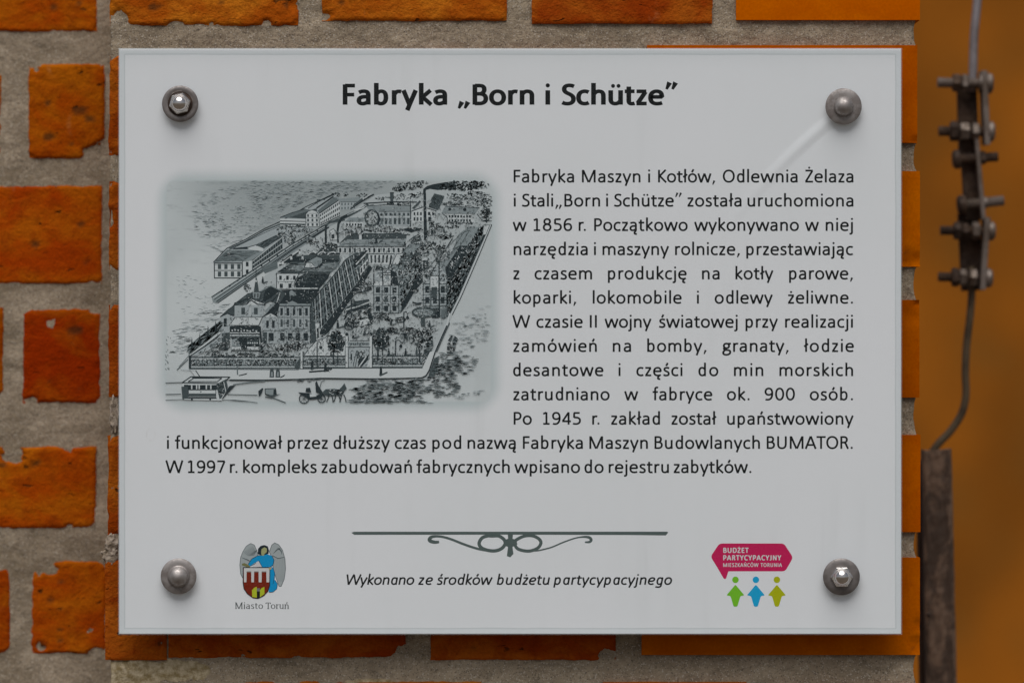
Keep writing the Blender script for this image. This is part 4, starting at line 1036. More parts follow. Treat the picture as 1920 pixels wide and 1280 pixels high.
    Ln([(1769, 288), (1706, 440), (1606, 672), (1558, 768)], 4, K); Ln([(1756, 296), (1692, 440), (1592, 670), (1545, 765)], 4, DD)
    P([(1725, 290), (1758, 290), (1738, 340), (1722, 344)], Wt); lay(); O([(1725, 290), (1758, 290), (1738, 340), (1722, 344)], 3, DD)
    for pts in ([(1500, 500), (1545, 440), (1600, 400), (1590, 420), (1530, 515)], [(1440, 562), (1478, 492), (1520, 480), (1480, 560)], [(1560, 420), (1620, 330), (1650, 318), (1600, 400)], [(1290, 440), (1330, 392), (1400, 392), (1350, 440)]):
        P(pts, Lt); lay(); O(pts, 3, DD)
    P([(1520, 520), (1600, 400), (1660, 400), (1560, 560), (1535, 590)], K); lay(); strokes([(1525, 520), (1600, 405), (1655, 402), (1550, 560)], 50, 6, 16, 3, 6, [Wt, Mm, DD], 1.1, .4)
    Ln([(1440, 560), (1500, 455), (1560, 360)], 5, K); Ln([(1400, 560), (1470, 470), (1600, 340), (1660, 300)], 3, Mm)
    # --- sheds right of the main hall
    P([(1235, 500), (1300, 440), (1390, 440), (1400, 560), (1290, 745), (1275, 760), (1275, 560)], Lt); lay()
    strokes([(1240, 510), (1300, 442), (1392, 442), (1398, 560), (1285, 745), (1276, 560)], 520, 8, 24, 3, 7, [K, DD, Wt, Mm, K], -1.1, .5)
    P([(1236, 500), (1262, 445), (1300, 440), (1270, 500)], Wt); P([(1300, 445), (1352, 445), (1335, 490), (1290, 510)], Mm); lay(); O([(1236, 500), (1262, 445), (1300, 440), (1270, 500)], 3)
    P([(1395, 520), (1402, 590), (1360, 640), (1310, 725), (1282, 760), (1292, 710), (1350, 600)], K)
    P([(1400, 480), (1428, 470), (1432, 520), (1404, 530)], DD); P([(1398, 470), (1436, 466), (1436, 474), (1398, 478)], Wt)
    blob(1395, 440, 40, 26, 110, [K, DD, Mm, Wt], (6, 14)); blob(1330, 560, 40, 60, 60, [K, Mm, Wt], (5, 12))
    # --- the sawtooth hall: facade in steep perspective
    fac = [(800, 705), (1112, 425), (1116, 505), (806, 862)]
    P([(800, 705), (850, 640), (900, 585), (950, 525), (1000, 470), (1040, 435), (1112, 425), (1118, 500), (1060, 585), (960, 715), (862, 842), (806, 832)], Mm); lay()
    strokes([(805, 712), (900, 590), (1030, 450), (1110, 430), (1114, 500), (1060, 580), (862, 838), (808, 828)], 260, 8, 22, 2, 4, [DD, K, Lt], -0.9, 0.3)
    def top(t): 
        pts = [(800, 712), (850, 648), (900, 590), (950, 530), (985, 478), (1030, 448), (1112, 430)]
        k = t * 6; i = min(5, int(k)); return lerp(pts[i], pts[i + 1], k - i)
    def bot(t):
        pts = [(806, 842), (862, 838), (925, 760), (975, 695), (1020, 636), (1062, 584), (1118, 502)]
        k = t * 6; i = min(5, int(k)); return lerp(pts[i], pts[i + 1], k - i)
    N = 24
    for i in range(N):
        for j in range(4):
            a0, a1 = (i + .22) / N, (i + .80) / N
            f0, f1 = (j + .16) / 4, (j + .86) / 4
            P0([lerp(top(a0), bot(a0), f0), lerp(top(a1), bot(a1), f0), lerp(top(a1), bot(a1), f1), lerp(top(a0), bot(a0), f1)], K if rnd.random() > .25 else DD)
    lay()
    for i in range(0, N + 1, 2): Ln([top(i / N), bot(i / N)], 4.5, Wt if i % 4 == 0 else Gy)
    for i in range(0, N, 3): t = top((i + .5) / N); P([(t[0] - 6, t[1] - 4), (t[0] - 4, t[1] - 24), (t[0] + 4, t[1] - 24), (t[0] + 6, t[1] - 4)], Wt if i % 2 else Lt)
    Ln([top(i / 20) for i in range(21)], 5, K)
    P([(1062, 584), (1118, 500), (1132, 520), (1090, 590), (1000, 712), (900, 860), (866, 885), (850, 866), (862, 840), (960, 714)], K)
    P([(1030, 470), (1100, 424), (1112, 430), (1060, 500), (1040, 520)], K); lay(); Ln([(1045, 500), (1114, 426)], 7, Wt); Ln([(1040, 512), (1118, 440)], 3, K)
    P([(1065, 520), (1108, 470), (1112, 500), (1068, 560)], Wt); lay(); wins([(1066, 522), (1110, 474), (1112, 500), (1068, 556)], 3, 1, .5, .8, K)
    # barrel roofs
    P([(625, 540), (700, 490), (760, 455), (955, 452), (965, 480), (940, 520), (905, 548), (735, 548)], Mm)
    P([(700, 490), (745, 455), (790, 448), (958, 450), (956, 490)], DD); P([(640, 488), (700, 445), (760, 462), (690, 492)], K)
    P([(700, 486), (955, 486), (950, 474), (740, 470)], K); lay()
    P([(690, 500), (940, 492), (935, 512), (910, 528), (680, 530)], Lt); P([(640, 545), (905, 548), (912, 538), (660, 532)], DD); P([(625, 540), (700, 492), (745, 492), (660, 538)], K); lay(); strokes([(690, 500), (940, 492), (905, 540), (670, 535)], 110, 20, 60, 2, 3, [Mm, Gy, Lt], 0, .03)
    Ln([(790, 442), (960, 442)], 9, K); lay()
    for x in (810, 862, 915): Ln([(x - 22, 448), (x - 8, 436), (x + 10, 432), (x + 22, 440)], 6, Wt)
    sk = [(770, 516), (780, 487), (835, 457), (866, 466), (866, 490), (832, 518)]; P(sk, Lt); lay(); O(sk, 4); P([(770, 516), (781, 490), (806, 490), (832, 518)], Wt); lay(); O([(770, 516), (781, 490), (806, 490), (832, 518)], 3); Ln([(800, 490), (800, 516)], 2.5, DD); P([(832, 518), (868, 490), (880, 492), (846, 522)], K)
    Ln([(636, 505), (690, 468), (745, 432)], 8, K); Ln([(640, 498), (690, 462), (740, 428)], 4, Wt)
    for (x, y) in ((655, 478), (700, 452), (745, 424), (760, 452), (608, 672), (800, 670)): P([(x - 6, y + 22), (x - 4, y), (x + 4, y), (x + 6, y + 22)], Wt); ink.dot(Q((x, y)), 1.8, K, 7)
    P([(720, 602), (735, 570), (770, 550), (905, 550), (895, 575), (852, 626), (725, 624)], K); lay(); strokes([(740, 575), (770, 555), (895, 553), (850, 600), (740, 600)], 70, 6, 20, 2, 3.4, [DD, Mm], 0, .3)
    q = [(622, 548), (742, 548), (718, 592), (718, 632), (622, 632)]; P(q, Wt); lay(); O(q, 4); wins([(624, 556), (735, 556), (735, 586), (624, 586)], 3, 1, .36, .75, K); wins([(624, 600), (716, 600), (716, 628), (624, 628)], 2, 1, .36, .85, K); Ln([(622, 592), (720, 592)], 3, Mm)
    P([(560, 690), (628, 640), (850, 628), (845, 655), (800, 705), (622, 706)], K); P([(600, 705), (640, 640), (672, 652), (640, 706)], DD); lay()
    Ln([(692, 628), (840, 627)], 7, Wt); P([(690, 645), (702, 636), (718, 648), (728, 664), (712, 668), (700, 662), (694, 690)], Lt); Ln([(622, 706), (640, 650)], 5, Wt)
    lay()
    # --- main front house
    q = [(622, 722), (802, 722), (802, 922), (630, 922)]; P(q, Gy); strokes(q, 260, 8, 20, 1.6, 2.6, [Mm, Lt, Wt], 0, .06); P([(622, 722), (802, 722), (802, 780), (622, 780)], Gy); lay(); P([(612, 706), (672, 706), (706, 690), (738, 706), (806, 706), (804, 722), (616, 722)], Lt); lay(); Ln([(612, 706), (672, 706), (706, 690), (738, 706), (808, 706)], 6, K); Ln([(616, 722), (804, 722)], 5, K)
    wins([(632, 728), (798, 728), (798, 776), (632, 776)], 5, 1, .42, .85, K); wins([(632, 790), (798, 790), (798, 836), (632, 836)], 5, 1, .36, .85, DD); wins([(632, 862), (798, 862), (798, 908), (632, 908)], 4, 1, .58, .9, K)
    for y in (782, 846, 856): Ln([(624, y), (802, y)], 3, DD)
    vlines([(632, 728), (798, 728), (798, 840), (632, 840)], 5, 2, Mm); strokes([(634, 840), (798, 840), (798, 858), (634, 858)], 50, 8, 20, 2, 3, [Mm, Lt], 0, .1); Ln([(802, 722), (802, 925)], 5, K)
    P([(804, 725), (815, 730), (835, 860), (850, 905), (806, 920)], DD); lay(); P([(828, 816), (850, 812), (852, 900), (835, 905)], Wt); lay(); P([(835, 840), (846, 838), (848, 890), (838, 892)], K)
    # linking roofs and the villa
    P([(395, 712), (468, 655), (545, 640), (560, 620), (592, 614), (645, 640), (600, 690), (550, 715)], DD); P([(548, 690), (560, 640), (592, 616), (640, 640), (560, 700)], K); lay(); strokes([(400, 708), (470, 660), (540, 645), (545, 700)], 70, 8, 22, 2, 4, [K, Mm], -.5, .15)
    Ln([(395, 712), (470, 655), (520, 648)], 4, K); Ln([(540, 640), (590, 613), (648, 640)], 5, Lt)
    P([(552, 775), (625, 700), (640, 706), (622, 780)], K); P([(560, 745), (606, 700), (612, 712), (566, 762)], Lt)
    P([(500, 648), (508, 590), (512, 556), (520, 592), (528, 648)], DD); P([(494, 648), (534, 648), (530, 680), (498, 680)], Lt); lay(); Ln([(512, 560), (512, 520)], 3, K); wins([(498, 652), (530, 652), (530, 678), (498, 678)], 2, 1, .4, .8, K); ink.dot(Q((512, 588)), 2, Wt, 6)
    blob(465, 625, 18, 22, 40, [K, DD, Mm], (5, 12)); person(548, 598, 34)
    q = [(398, 716), (556, 716), (548, 785), (398, 785)]; P(q, Gy); lay(); P([(396, 716), (470, 706), (486, 682), (502, 686), (556, 708), (556, 716)], Wt); lay(); Ln([(392, 716), (462, 712), (486, 690), (520, 712), (560, 714)], 6, K); Ln([(396, 706), (480, 680), (552, 706)], 4, K)
    wins([(410, 728), (545, 728), (545, 768), (410, 768)], 2, 1, .3, .9, DD); Ln([(480, 722), (480, 780)], 4, Wt)
    P([(324, 775), (362, 738), (398, 716), (398, 770), (360, 762)], DD); P([(326, 778), (360, 762), (396, 776), (396, 860), (330, 870)], Gy); lay(); Ln([(322, 778), (360, 760), (398, 776)], 6, K); P([(340, 788), (356, 786), (356, 830), (340, 832)], K); Ln([(324, 776), (398, 714)], 4, K)
    P([(548, 782), (590, 758), (626, 776), (628, 920), (545, 920)], Gy); lay(); P([(550, 778), (590, 758), (626, 776)], Wt); lay(); Ln([(546, 780), (590, 757), (628, 777)], 6, K); wins([(558, 795), (620, 795), (620, 842), (558, 842)], 2, 1, .45, .85, K); wins([(565, 862), (620, 862), (620, 910), (565, 910)], 1, 1, .5, .9, K); Ln([(548, 852), (628, 852)], 4, K); P([(548, 860), (572, 860), (570, 920), (545, 920)], DD)
    P([(368, 824), (402, 782), (546, 780), (526, 824)], Wt); lay(); O([(368, 824), (402, 782), (546, 780), (526, 824)], 3)
    P([(372, 828), (528, 828), (530, 862), (372, 862)], K); P([(330, 866), (372, 862), (372, 920), (332, 920)], DD); lay()
    for i in range(9): ink.dot(Q((385 + i * 16, 852 + rnd.uniform(-3, 3))), 1.6, Wt, 6)
    for y, c in ((864, Wt), (870, K), (876, Wt), (882, Lt), (888, K)): Ln([(374, y), (532, y)], 5, c)
    P([(384, 892), (530, 892), (528, 950), (384, 950)], K); lay(); P([(384, 900), (410, 892), (420, 910), (430, 935), (384, 935)], Lt); P([(464, 905), (524, 905), (524, 925), (464, 925)], DD); P([(384, 938), (432, 938), (432, 955), (384, 955)], Wt); P([(464, 938), (526, 938), (526, 955), (464, 955)], Wt); lay(); blob(410, 915, 20, 14, 30, [K, DD, Wt], (5, 12))
    for i in range(5): ink.dot(Q((470 + i * 12, 918)), 1.5, Wt, 6)
    Ln([(380, 958), (530, 960), (560, 930)], 4, K); Ln([(532, 828), (545, 960)], 10, K)
    # --- tower houses
    def tower(x0, x1, y0, y1, cols, rows):
        q = [(x0, y0), (x1, y0), (x1, y1), (x0, y1)]; P(q, Gy); strokes(q, 120, 6, 16, 1.6, 2.8, [Mm, Wt, DD], 0, .5); lay(); wins(q, cols, rows, .5, .6, K, .2)
        for i in range(cols + 1): Ln([(x0 + (x1 - x0) * i / cols, y0 - 14), (x0 + (x1 - x0) * i / cols, y1)], 4, DD)
        for j in range(rows + 1): Ln([(x0 - 4, y0 + (y1 - y0) * j / rows), (x1 + 4, y0 + (y1 - y0) * j / rows)], 3, DD)
    P([(1180, 512), (1230, 500), (1270, 540), (1272, 590), (1140, 590), (1145, 560)], Gy); lay(); strokes([(1180, 512), (1230, 500), (1270, 540), (1270, 580), (1240, 590), (1150, 570)], 90, 6, 18, 3, 6, [K, DD, Wt], -1, .6)
    tower(1140, 1272, 612, 758, 3, 3); P([(1186, 545), (1236, 545), (1236, 612), (1186, 612)], Wt); lay(); O([(1186, 545), (1236, 545), (1236, 612), (1186, 612)], 4); ink.dot(Q((1211, 570)), 4, Lt, 10); Ln([(1186, 556), (1236, 556)], 5, K); P([(1138, 590), (1186, 590), (1186, 612), (1138, 612)], Wt)
    for x in (1188, 1234, 1140, 1232): Ln([(x, 610), (x, 525)], 5, K)
    Ln([(1215, 530), (1228, 488), (1240, 530)], 5, K)
    P([(1236, 530), (1262, 545), (1272, 612), (1240, 600)], K)
    P([(1440, 560), (1478, 500), (1486, 500), (1530, 560), (1530, 600), (1400, 600)], Gy); lay(); strokes([(1440, 560), (1480, 500), (1528, 560), (1528, 598), (1405, 598)], 60, 6, 18, 3, 6, [K, DD, Wt], -1, .6)
    tower(1404, 1528, 605, 720, 3, 2); P([(1440, 560), (1486, 560), (1486, 640), (1440, 640)], Wt); lay(); O([(1440, 560), (1486, 560), (1486, 640), (1440, 640)], 4); P([(1447, 620), (1478, 620), (1478, 680), (1447, 680)], DD)
    Ln([(1488, 480), (1490, 780)], 7, K); Ln([(1440, 545), (1440, 780)], 4, DD); Ln([(1528, 600), (1530, 780)], 4, DD); Ln([(1395, 688), (1535, 688)], 6, K); Ln([(1398, 632), (1532, 632)], 4, K)
    P([(1450, 735), (1486, 730), (1486, 785), (1450, 785)], K); P([(1500, 740), (1526, 735), (1526, 785), (1500, 785)], Mm)
    lay()
    # --- yard: waggon, carts, people, flower bed
    strokes([(980, 740), (1120, 700), (1135, 790), (1120, 850), (1060, 840), (990, 830)], 190, 8, 26, 3, 8, [K, DD, Mm, Wt, K], -.4, .7)
    P([(985, 735), (1040, 700), (1110, 686), (1122, 700), (1125, 725), (1000, 760)], DD); lay(); Ln([(990, 742), (1060, 722), (1122, 698)], 6, Wt); Ln([(995, 755), (1120, 715)], 12, K); Ln([(1030, 700), (1115, 688)], 6, K)
    for (x, y, r_) in ((1008, 826, 24),): O([(x + r_ * math.cos(t), y + r_ * .85 * math.sin(t)) for t in [2 * math.pi * i / 16 for i in range(16)]], 6); [Ln([(x, y), (x + r_ * math.cos(t), y + r_ * .85 * math.sin(t))], 2.5, K) for t in [math.pi * i / 4 for i in range(8)]]
    P([(1060, 800), (1110, 785), (1125, 810), (1070, 830)], Wt); P([(1100, 740), (1125, 745), (1140, 800), (1120, 812)], K); lay()
    blob(1090, 610, 52, 22, 70, [K, DD, Mm, Wt, DD], (6, 16)); blob(1180, 775, 44, 20, 90, [K, DD, Mm, Wt], (6, 16)); blob(1165, 520, 36, 12, 40, [DD, Mm, K], (6, 14))
    Ln([(1035, 650), (1080, 645), (1130, 630)], 7, K); blob(1225, 790, 30, 12, 30, [K, DD], (6, 14))
    el = [(1405 + 58 * math.cos(t), 755 + 24 * math.sin(t)) for t in [2 * math.pi * i / 26 for i in range(26)]]; P(el, Lt); lay(); O(el, 11, DD); blob(1405, 755, 44, 14, 40, [K, Mm, Wt, DD], (5, 12)); P([(1390, 770), (1412, 768), (1415, 830), (1392, 830)], DD)
    blob(1280, 790, 26, 10, 30, [K, DD, Wt], (6, 14)); O([(1256, 800), (1262, 786), (1290, 780), (1310, 790), (1302, 804), (1270, 808)], 5)
    for (x, y, h) in ((948, 838, 44), (1092, 872, 30), (1232, 822, 36), (1420, 570, 26), (1438, 832, 34), (1022, 715, 32), (1410, 500, 24), (1515, 330, 24), (1475, 485, 26), (1550, 352, 24), (1030, 892, 40)): person(x, y, h)
    Ln([(1345, 700), (1372, 708), (1395, 704)], 7, K); Ln([(1350, 716), (1392, 712)], 4, K); blob(1360, 640, 20, 12, 40, [K, DD, Wt], (5, 12))
    for (x, y) in ((1020, 690), (1300, 755)): lamp(x, y, y + 90, 20)
    # carriages and horses in the yard
    blob(1240, 850, 34, 14, 80, [K, DD, Wt], (6, 16)); blob(1320, 848, 44, 12, 90, [K, DD, Wt], (6, 16)); Ln([(1210, 862), (1290, 868), (1380, 864)], 5, K); P([(1298, 865), (1312, 865), (1325, 892), (1300, 894)], K); blob(1420, 850, 60, 14, 70, [K, DD, Wt], (6, 14))
    lay()
    # --- left boundary: hedge and rail running to the lower left
    P([(150, 965), (160, 925), (325, 795), (330, 850), (160, 985)], Lt); lay(); strokes([(152, 965), (162, 928), (322, 800), (326, 848), (170, 975)], 170, 16, 44, 3, 7, [K, DD, Mm, DD], -.66, .12)
    for (x, y) in ((170, 885), (212, 862), (256, 822), (297, 795)): P([(x - 6, y + 62), (x, y), (x + 6, y + 60)], K)
    Ln([(160, 985), (240, 925), (322, 862)], 10, Wt); Ln([(155, 992), (240, 934), (326, 868)], 6, K); Ln([(90, 1062), (150, 1005)], 4, DD); Ln([(100, 1045), (155, 985)], 3, Mm)
    P([(325, 868), (332, 920), (200, 985), (170, 985), (300, 900)], Gy); lay(); strokes([(200, 975), (330, 885), (380, 940), (300, 985)], 110, 10, 28, 3, 5, [DD, Mm, Wt], -.5, .25)
    Ln([(330, 930), (375, 925)], 4, K); ink.dot(Q((352, 950)), 4.6, K, 10, 2.2)
    # --- garden in front
    for (x, y, rx, ry, n) in ((680, 945, 70, 24, 170), (745, 930, 40, 20, 80), (560, 975, 34, 18, 80), (450, 985, 60, 14, 90), (620, 990, 100, 14, 130), (340, 985, 70, 12, 70)):
        blob(x, y, rx, ry, n, [K, DD, Mm, Wt, Wt, DD], (6, 17))
    for (x, y) in ((600, 975), (565, 985)): O([(x + 22 * math.cos(t), y + 16 * math.sin(t)) for t in [math.pi + math.pi * i / 8 for i in range(9)]][:9], 3, DD)
    # --- front railings
    def rail(x0, x1, y0, y1, posts, dens):
        P([(x0, y0), (x1, y0), (x1, y1), (x0, y1)], Lt); lay()
        strokes([(x0, y0 + 6), (x1, y0 + 6), (x1, y1 - 12), (x0, y1 - 12)], int((x1 - x0) * dens), 6, 18, 2.5, 5, [K, DD, Wt, Mm, DD], 0, 1.2)
        for i in range(posts + 1): x = x0 + (x1 - x0) * i / posts; Ln([(x, y0 - 6), (x, y1)], 4, DD)
        Ln([(x0, y0), (x1, y0)], 5, K); Ln([(x0, y0 + 8), (x1, y0 + 8)], 3.5, Wt); Ln([(x0, y1 - 14), (x1, y1 - 14)], 3, K); Ln([(x0, y1 - 7), (x1, y1 - 7)], 3.5, Wt); Ln([(x0, y1), (x1, y1)], 3, DD)
    rail(160, 750, 994, 1052, 9, 1.15); P([(715, 1052), (752, 985), (756, 1010), (752, 1040), (735, 1058)], DD); P([(154, 985), (166, 985), (166, 1056), (154, 1054)], K)
    P([(750, 955), (760, 955), (760, 1055), (750, 1055)], Wt); Ln([(763, 960), (763, 1055)], 4, K)
    rail(764, 990, 990, 1048, 5, 1.1); rail(1132, 1400, 988, 1046, 5, 1.3)
    for x in range(1140, 1400, 9): Ln([(x, 990), (x, 976)], 2.4, DD)
    P([(1400, 975), (1432, 900), (1452, 880), (1458, 930), (1420, 1030), (1400, 1048)], DD); lay(); strokes([(1400, 975), (1440, 895), (1455, 930), (1420, 1030), (1402, 1042)], 70, 6, 16, 3, 6, [K, Wt, Mm], -1.1, .5)
    P([(770, 985), (795, 950), (832, 910), (850, 905), (870, 895), (905, 862), (990, 870), (985, 985)], Wt); lay(); Ln([(768, 985), (795, 948), (832, 908), (880, 892), (905, 862)], 4, K); strokes([(800, 985), (820, 950), (835, 930), (825, 985)], 10, 10, 30, 2, 3, [Mm], -1, .1)
    # trees by the gate
    for (x, y, rx, ry) in ((938, 915, 50, 62), (1176, 898, 48, 62), (1398, 900, 54, 52)):
        blob(x, y, rx, ry, 170, [K, K, DD, Wt, DD, Mm], (8, 20), K if x < 1300 else None); Ln([(x - 14, y + 50), (x - 14, y + 118)], 8, K)
        if x < 1300: Ln([(x + 10, y + 50), (x + 12, y + 118)], 5, K)
    lamp(838, 915, 1055, 20); lamp(1256, 906, 986, 28)
    person(912, 985, 30); person(1220, 985, 40); person(1310, 985, 40); person(1368, 980, 40, DD)
    # gate
    lay(2)
    P([(1002, 940), (1124, 940), (1124, 1046), (1002, 1046)], Gy); lay()
    for x in (996, 1124): P([(x - 8, 880), (x + 7, 880), (x + 7, 1048), (x - 8, 1048)], Wt); Ln([(x + 8, 882), (x + 8, 1048)], 4, K); Ln([(x - 8, 882), (x - 8, 1048)], 3, DD); ink.dot(Q((x, 872)), 3.4, K, 9)
    P([(1004, 912), (1118, 912), (1118, 938), (1004, 938)], Lt); lay(); Ln([(1002, 906), (1118, 906)], 4, K); Ln([(1002, 911), (1118, 911)], 3, Wt); Ln([(1002, 940), (1118, 940)], 4, K); Ln([(1002, 934), (1118, 934)], 2.5, Wt)
    for i in range(11): x = 1012 + i * 9.6; Ln([(x, 918), (x + rnd.uniform(-3, 5), 930)], 3.4, K); Ln([(x, 924), (x + 5, 920)], 2.4, DD)
    blob(1078, 985, 26, 22, 60, [K, DD, Wt], (6, 14)); P([(1060, 1000), (1112, 985), (1110, 1008), (1075, 1046), (1055, 1046)], K); lay(); Ln([(1100, 990), (1060, 1046)], 6, Wt); Ln([(1030, 1040), (1048, 960), (1056, 962), (1042, 1046)], 4, DD); O([(1046, 975), (1052, 958), (1060, 968), (1054, 1000)], 3, DD); P([(1016, 975), (1024, 975), (1024, 1010), (1016, 1010)], K)
    P([(1104, 1046), (1118, 1000), (1118, 1046)], Wt)
    # --- pavement and kerb
    P([(160, 1060), (752, 1060), (990, 1052), (1400, 1050), (1440, 965), (1470, 960), (1432, 1075), (1400, 1102), (1080, 1107), (800, 1110), (370, 1114), (200, 1112)], (0.68, .705, .72)); lay()
    Ln([(155, 1058), (740, 1062)], 3, Mm); Ln([(765, 1054), (1400, 1051)], 4, DD)
    Ln([(30, 1131), (120, 1128)], 4, K); Ln([(370, 1115), (560, 1116), (720, 1112), (860, 1106), (1110, 1109)], 7, K); Ln([(1110, 1109), (1300, 1106), (1395, 1103), (1418, 1092), (1436, 1062), (1466, 968), (1500, 890), (1530, 825)], 6, K)
    Ln([(1530, 825), (1545, 760)], 8, Wt); Ln([(1475, 965), (1512, 880), (1545, 810)], 5, DD)
    P([(1438, 1070), (1462, 1000), (1490, 985), (1478, 1060), (1462, 1098), (1430, 1100)], DD)
    # figures on the pavement
    Ln([(412, 1042), (414, 1088)], 7, Mm); P([(418, 1090), (466, 1078), (462, 1086), (424, 1094)], K)
    for (x, y) in ((596, 1102), (628, 1102)): P([(x - 12, y), (x - 10, y - 34), (x - 4, y - 52), (x + 6, y - 52), (x + 12, y - 30), (x + 13, y)], DD); ink.up(); P([(x - 5, y - 6), (x - 3, y - 30), (x + 5, y - 30), (x + 6, y - 6)], Lt)
    P([(640, 1100), (668, 1085), (662, 1096), (644, 1104)], K)
    for (x, y) in ((1178, 1088), (882, 1066), (812, 1056)): P([(x - 8, y), (x - 6, y - 34), (x, y - 50), (x + 6, y - 34), (x + 8, y)], K); P([(x - 12, y + 2), (x + 34, y - 18), (x + 36, y - 10), (x - 2, y + 8)], DD)
    Ln([(795, 1072), (880, 1066)], 9, K); blob(900, 1060, 16, 12, 20, [K, DD], (6, 14))
    # --- street: tram, cart, coach, rails
    for pts, w_ in (([(30, 1192), (112, 1190)], 4), ([(360, 1192), (520, 1196)], 4), ([(30, 1222), (120, 1219), (300, 1222), (400, 1222), (460, 1228), (520, 1236)], 3), ([(560, 1205), (610, 1213), (670, 1236)], 5), ([(360, 1222), (470, 1230)], 3)): Ln(pts, w_, DD)
    Ln([(390, 1140), (480, 1128), (560, 1120)], 6, Mm); strokes([(700, 1110), (850, 1110), (800, 1128), (720, 1126)], 16, 12, 30, 3, 5, [Mm, DD], 0, .15)
    P([(118, 1136), (170, 1095), (372, 1100), (330, 1142), (330, 1225), (130, 1220)], Wt); lay()
    O([(118, 1130), (165, 1098), (374, 1100), (326, 1134)], 6); P([(170, 1100), (330, 1096), (332, 1102), (172, 1106)], K); O([(150, 1124), (180, 1106), (330, 1106), (306, 1124)], 5)
    P([(128, 1140), (330, 1140), (330, 1168), (128, 1168)], K); lay(); 
    for x in (166, 192, 206, 244, 268): P([(x, 1142), (x + 7, 1142), (x + 7, 1164), (x, 1164)], Wt)
    Ln([(150, 1140), (330, 1140)], 3.5, Wt); P([(114, 1150), (150, 1150), (150, 1215), (120, 1215)], DD); P([(300, 1140), (352, 1110), (362, 1150), (352, 1195), (318, 1218)], DD); lay(); blob(330, 1165, 26, 36, 46, [K, Wt, DD], (8, 16)); Ln([(340, 1125), (352, 1180), (330, 1210)], 4, Wt)
    P([(154, 1170), (296, 1170), (296, 1186), (154, 1186)], Wt); P([(154, 1187), (296, 1187), (296, 1202), (154, 1202)], DD); P([(150, 1208), (300, 1208), (304, 1215), (150, 1215)], K); lay(); O([(152, 1168), (298, 1168), (298, 1205), (152, 1205)], 3.5); ink.dot(Q((218, 1178)), 1.6, Mm, 6); ink.dot(Q((170, 1218)), 2, K, 7); ink.dot(Q((268, 1218)), 2, K, 7)
    P([(352, 1195), (404, 1142), (372, 1146), (362, 1160), (330, 1218)], K); Ln([(190, 1064), (212, 1096)], 5, DD); Ln([(110, 1060), (185, 1066)], 3, Gy)
    P([(524, 1175), (545, 1158), (552, 1160), (540, 1190), (528, 1205)], K); P([(560, 1162), (616, 1160), (620, 1190), (600, 1200), (562, 1190)], Lt); lay(); O([(560, 1162), (616, 1160), (620, 1190), (600, 1200), (562, 1190)], 4); P([(606, 1165), (618, 1165), (618, 1192), (604, 1196)], K); P([(560, 1198), (645, 1190), (600, 1206)], DD)
    # coach
    def wheel(x, y, r_): O([(x + r_ * math.cos(t), y + r_ * math.sin(t)) for t in [2 * math.pi * i / 18 for i in range(18)]], 5); [Ln([(x, y), (x + r_ * math.cos(t), y + r_ * math.sin(t))], 2, DD) for t in [math.pi * i / 4 for i in range(8)]]
    wheel(768, 1214, 25); wheel(862, 1215, 20)
    P([(736, 1180), (800, 1186), (830, 1198), (870, 1186), (860, 1214), (800, 1220), (756, 1196)], K); P([(776, 1178), (780, 1158), (800, 1156), (806, 1180)], K); lay(); P([(798, 1190), (822, 1192), (836, 1202), (800, 1206)], Wt)
    P([(832, 1180), (828, 1130), (836, 1120), (844, 1142), (858, 1165), (880, 1200), (856, 1190)], K); Ln([(852, 1158), (860, 1125), (880, 1116)], 3, DD)
    P([(868, 1178), (884, 1164), (930, 1162), (955, 1166), (970, 1150), (984, 1132), (990, 1148), (996, 1160), (984, 1172), (972, 1196), (900, 1200), (880, 1196)], DD); lay(); blob(930, 1180, 44, 14, 60, [K, Wt, DD, K], (6, 16))
    for (x, x2) in ((900, 888), (914, 922), (936, 926), (950, 962), (966, 958), (980, 992)): Ln([(x, 1192), ((x + x2) / 2 + 3, 1212), (x2, 1232)], 5, K)
    Ln([(862, 1196), (960, 1182)], 3, K)
    # sandwich-board man at the right
    P([(1535, 905), (1552, 878), (1562, 880), (1550, 912)], K); P([(1560, 905), (1572, 880), (1590, 896), (1575, 930), (1560, 925)], K); blob(1552, 940, 22, 28, 60, [K, K, DD, Wt], (7, 15)); P([(1528, 965), (1565, 968), (1560, 975), (1530, 972)], K)
    # --- rough ground at the lower right
    rg = [(1110, 1116), (1300, 1112), (1425, 1104), (1470, 1000), (1500, 970), (1640, 985), (1700, 1000), (1690, 1040), (1600, 1110), (1610, 1150), (1560, 1190), (1440, 1215), (1250, 1236), (1060, 1236), (1000, 1228), (1060, 1190)]
    strokes(rg, 520, 12, 46, 2.5, 6, [DD, Mm, Mm, Lt, Gy], 0, .12, 46)
    strokes([(1440, 1085), (1500, 990), (1600, 1000), (1560, 1090), (1480, 1140), (1420, 1110)], 120, 8, 26, 3, 6, [DD, K, Mm], 0, .3, 30)
    strokes([(1010, 1150), (1420, 1110), (1440, 1180), (1180, 1235), (1040, 1235)], 240, 12, 40, 3, 6.5, [DD, K, Mm, Lt], 0, .1, 34)
    strokes([(1000, 1220), (1440, 1228), (1440, 1238), (1000, 1238)], 40, 20, 50, 3, 4, [DD, Mm], 0, .04)
    strokes([(1540, 980), (1560, 820), (1760, 700), (1740, 900), (1690, 960)], 120, 10, 36, 2, 4, [Lt, Gy, Mm], 0, .12, 50)
    strokes([(1560, 1200), (1740, 1160), (1700, 1190), (1600, 1220)], 24, 12, 30, 2.5, 4, [Lt], -.15, .1)
    # fine burin marks over the whole works
    lay(2)
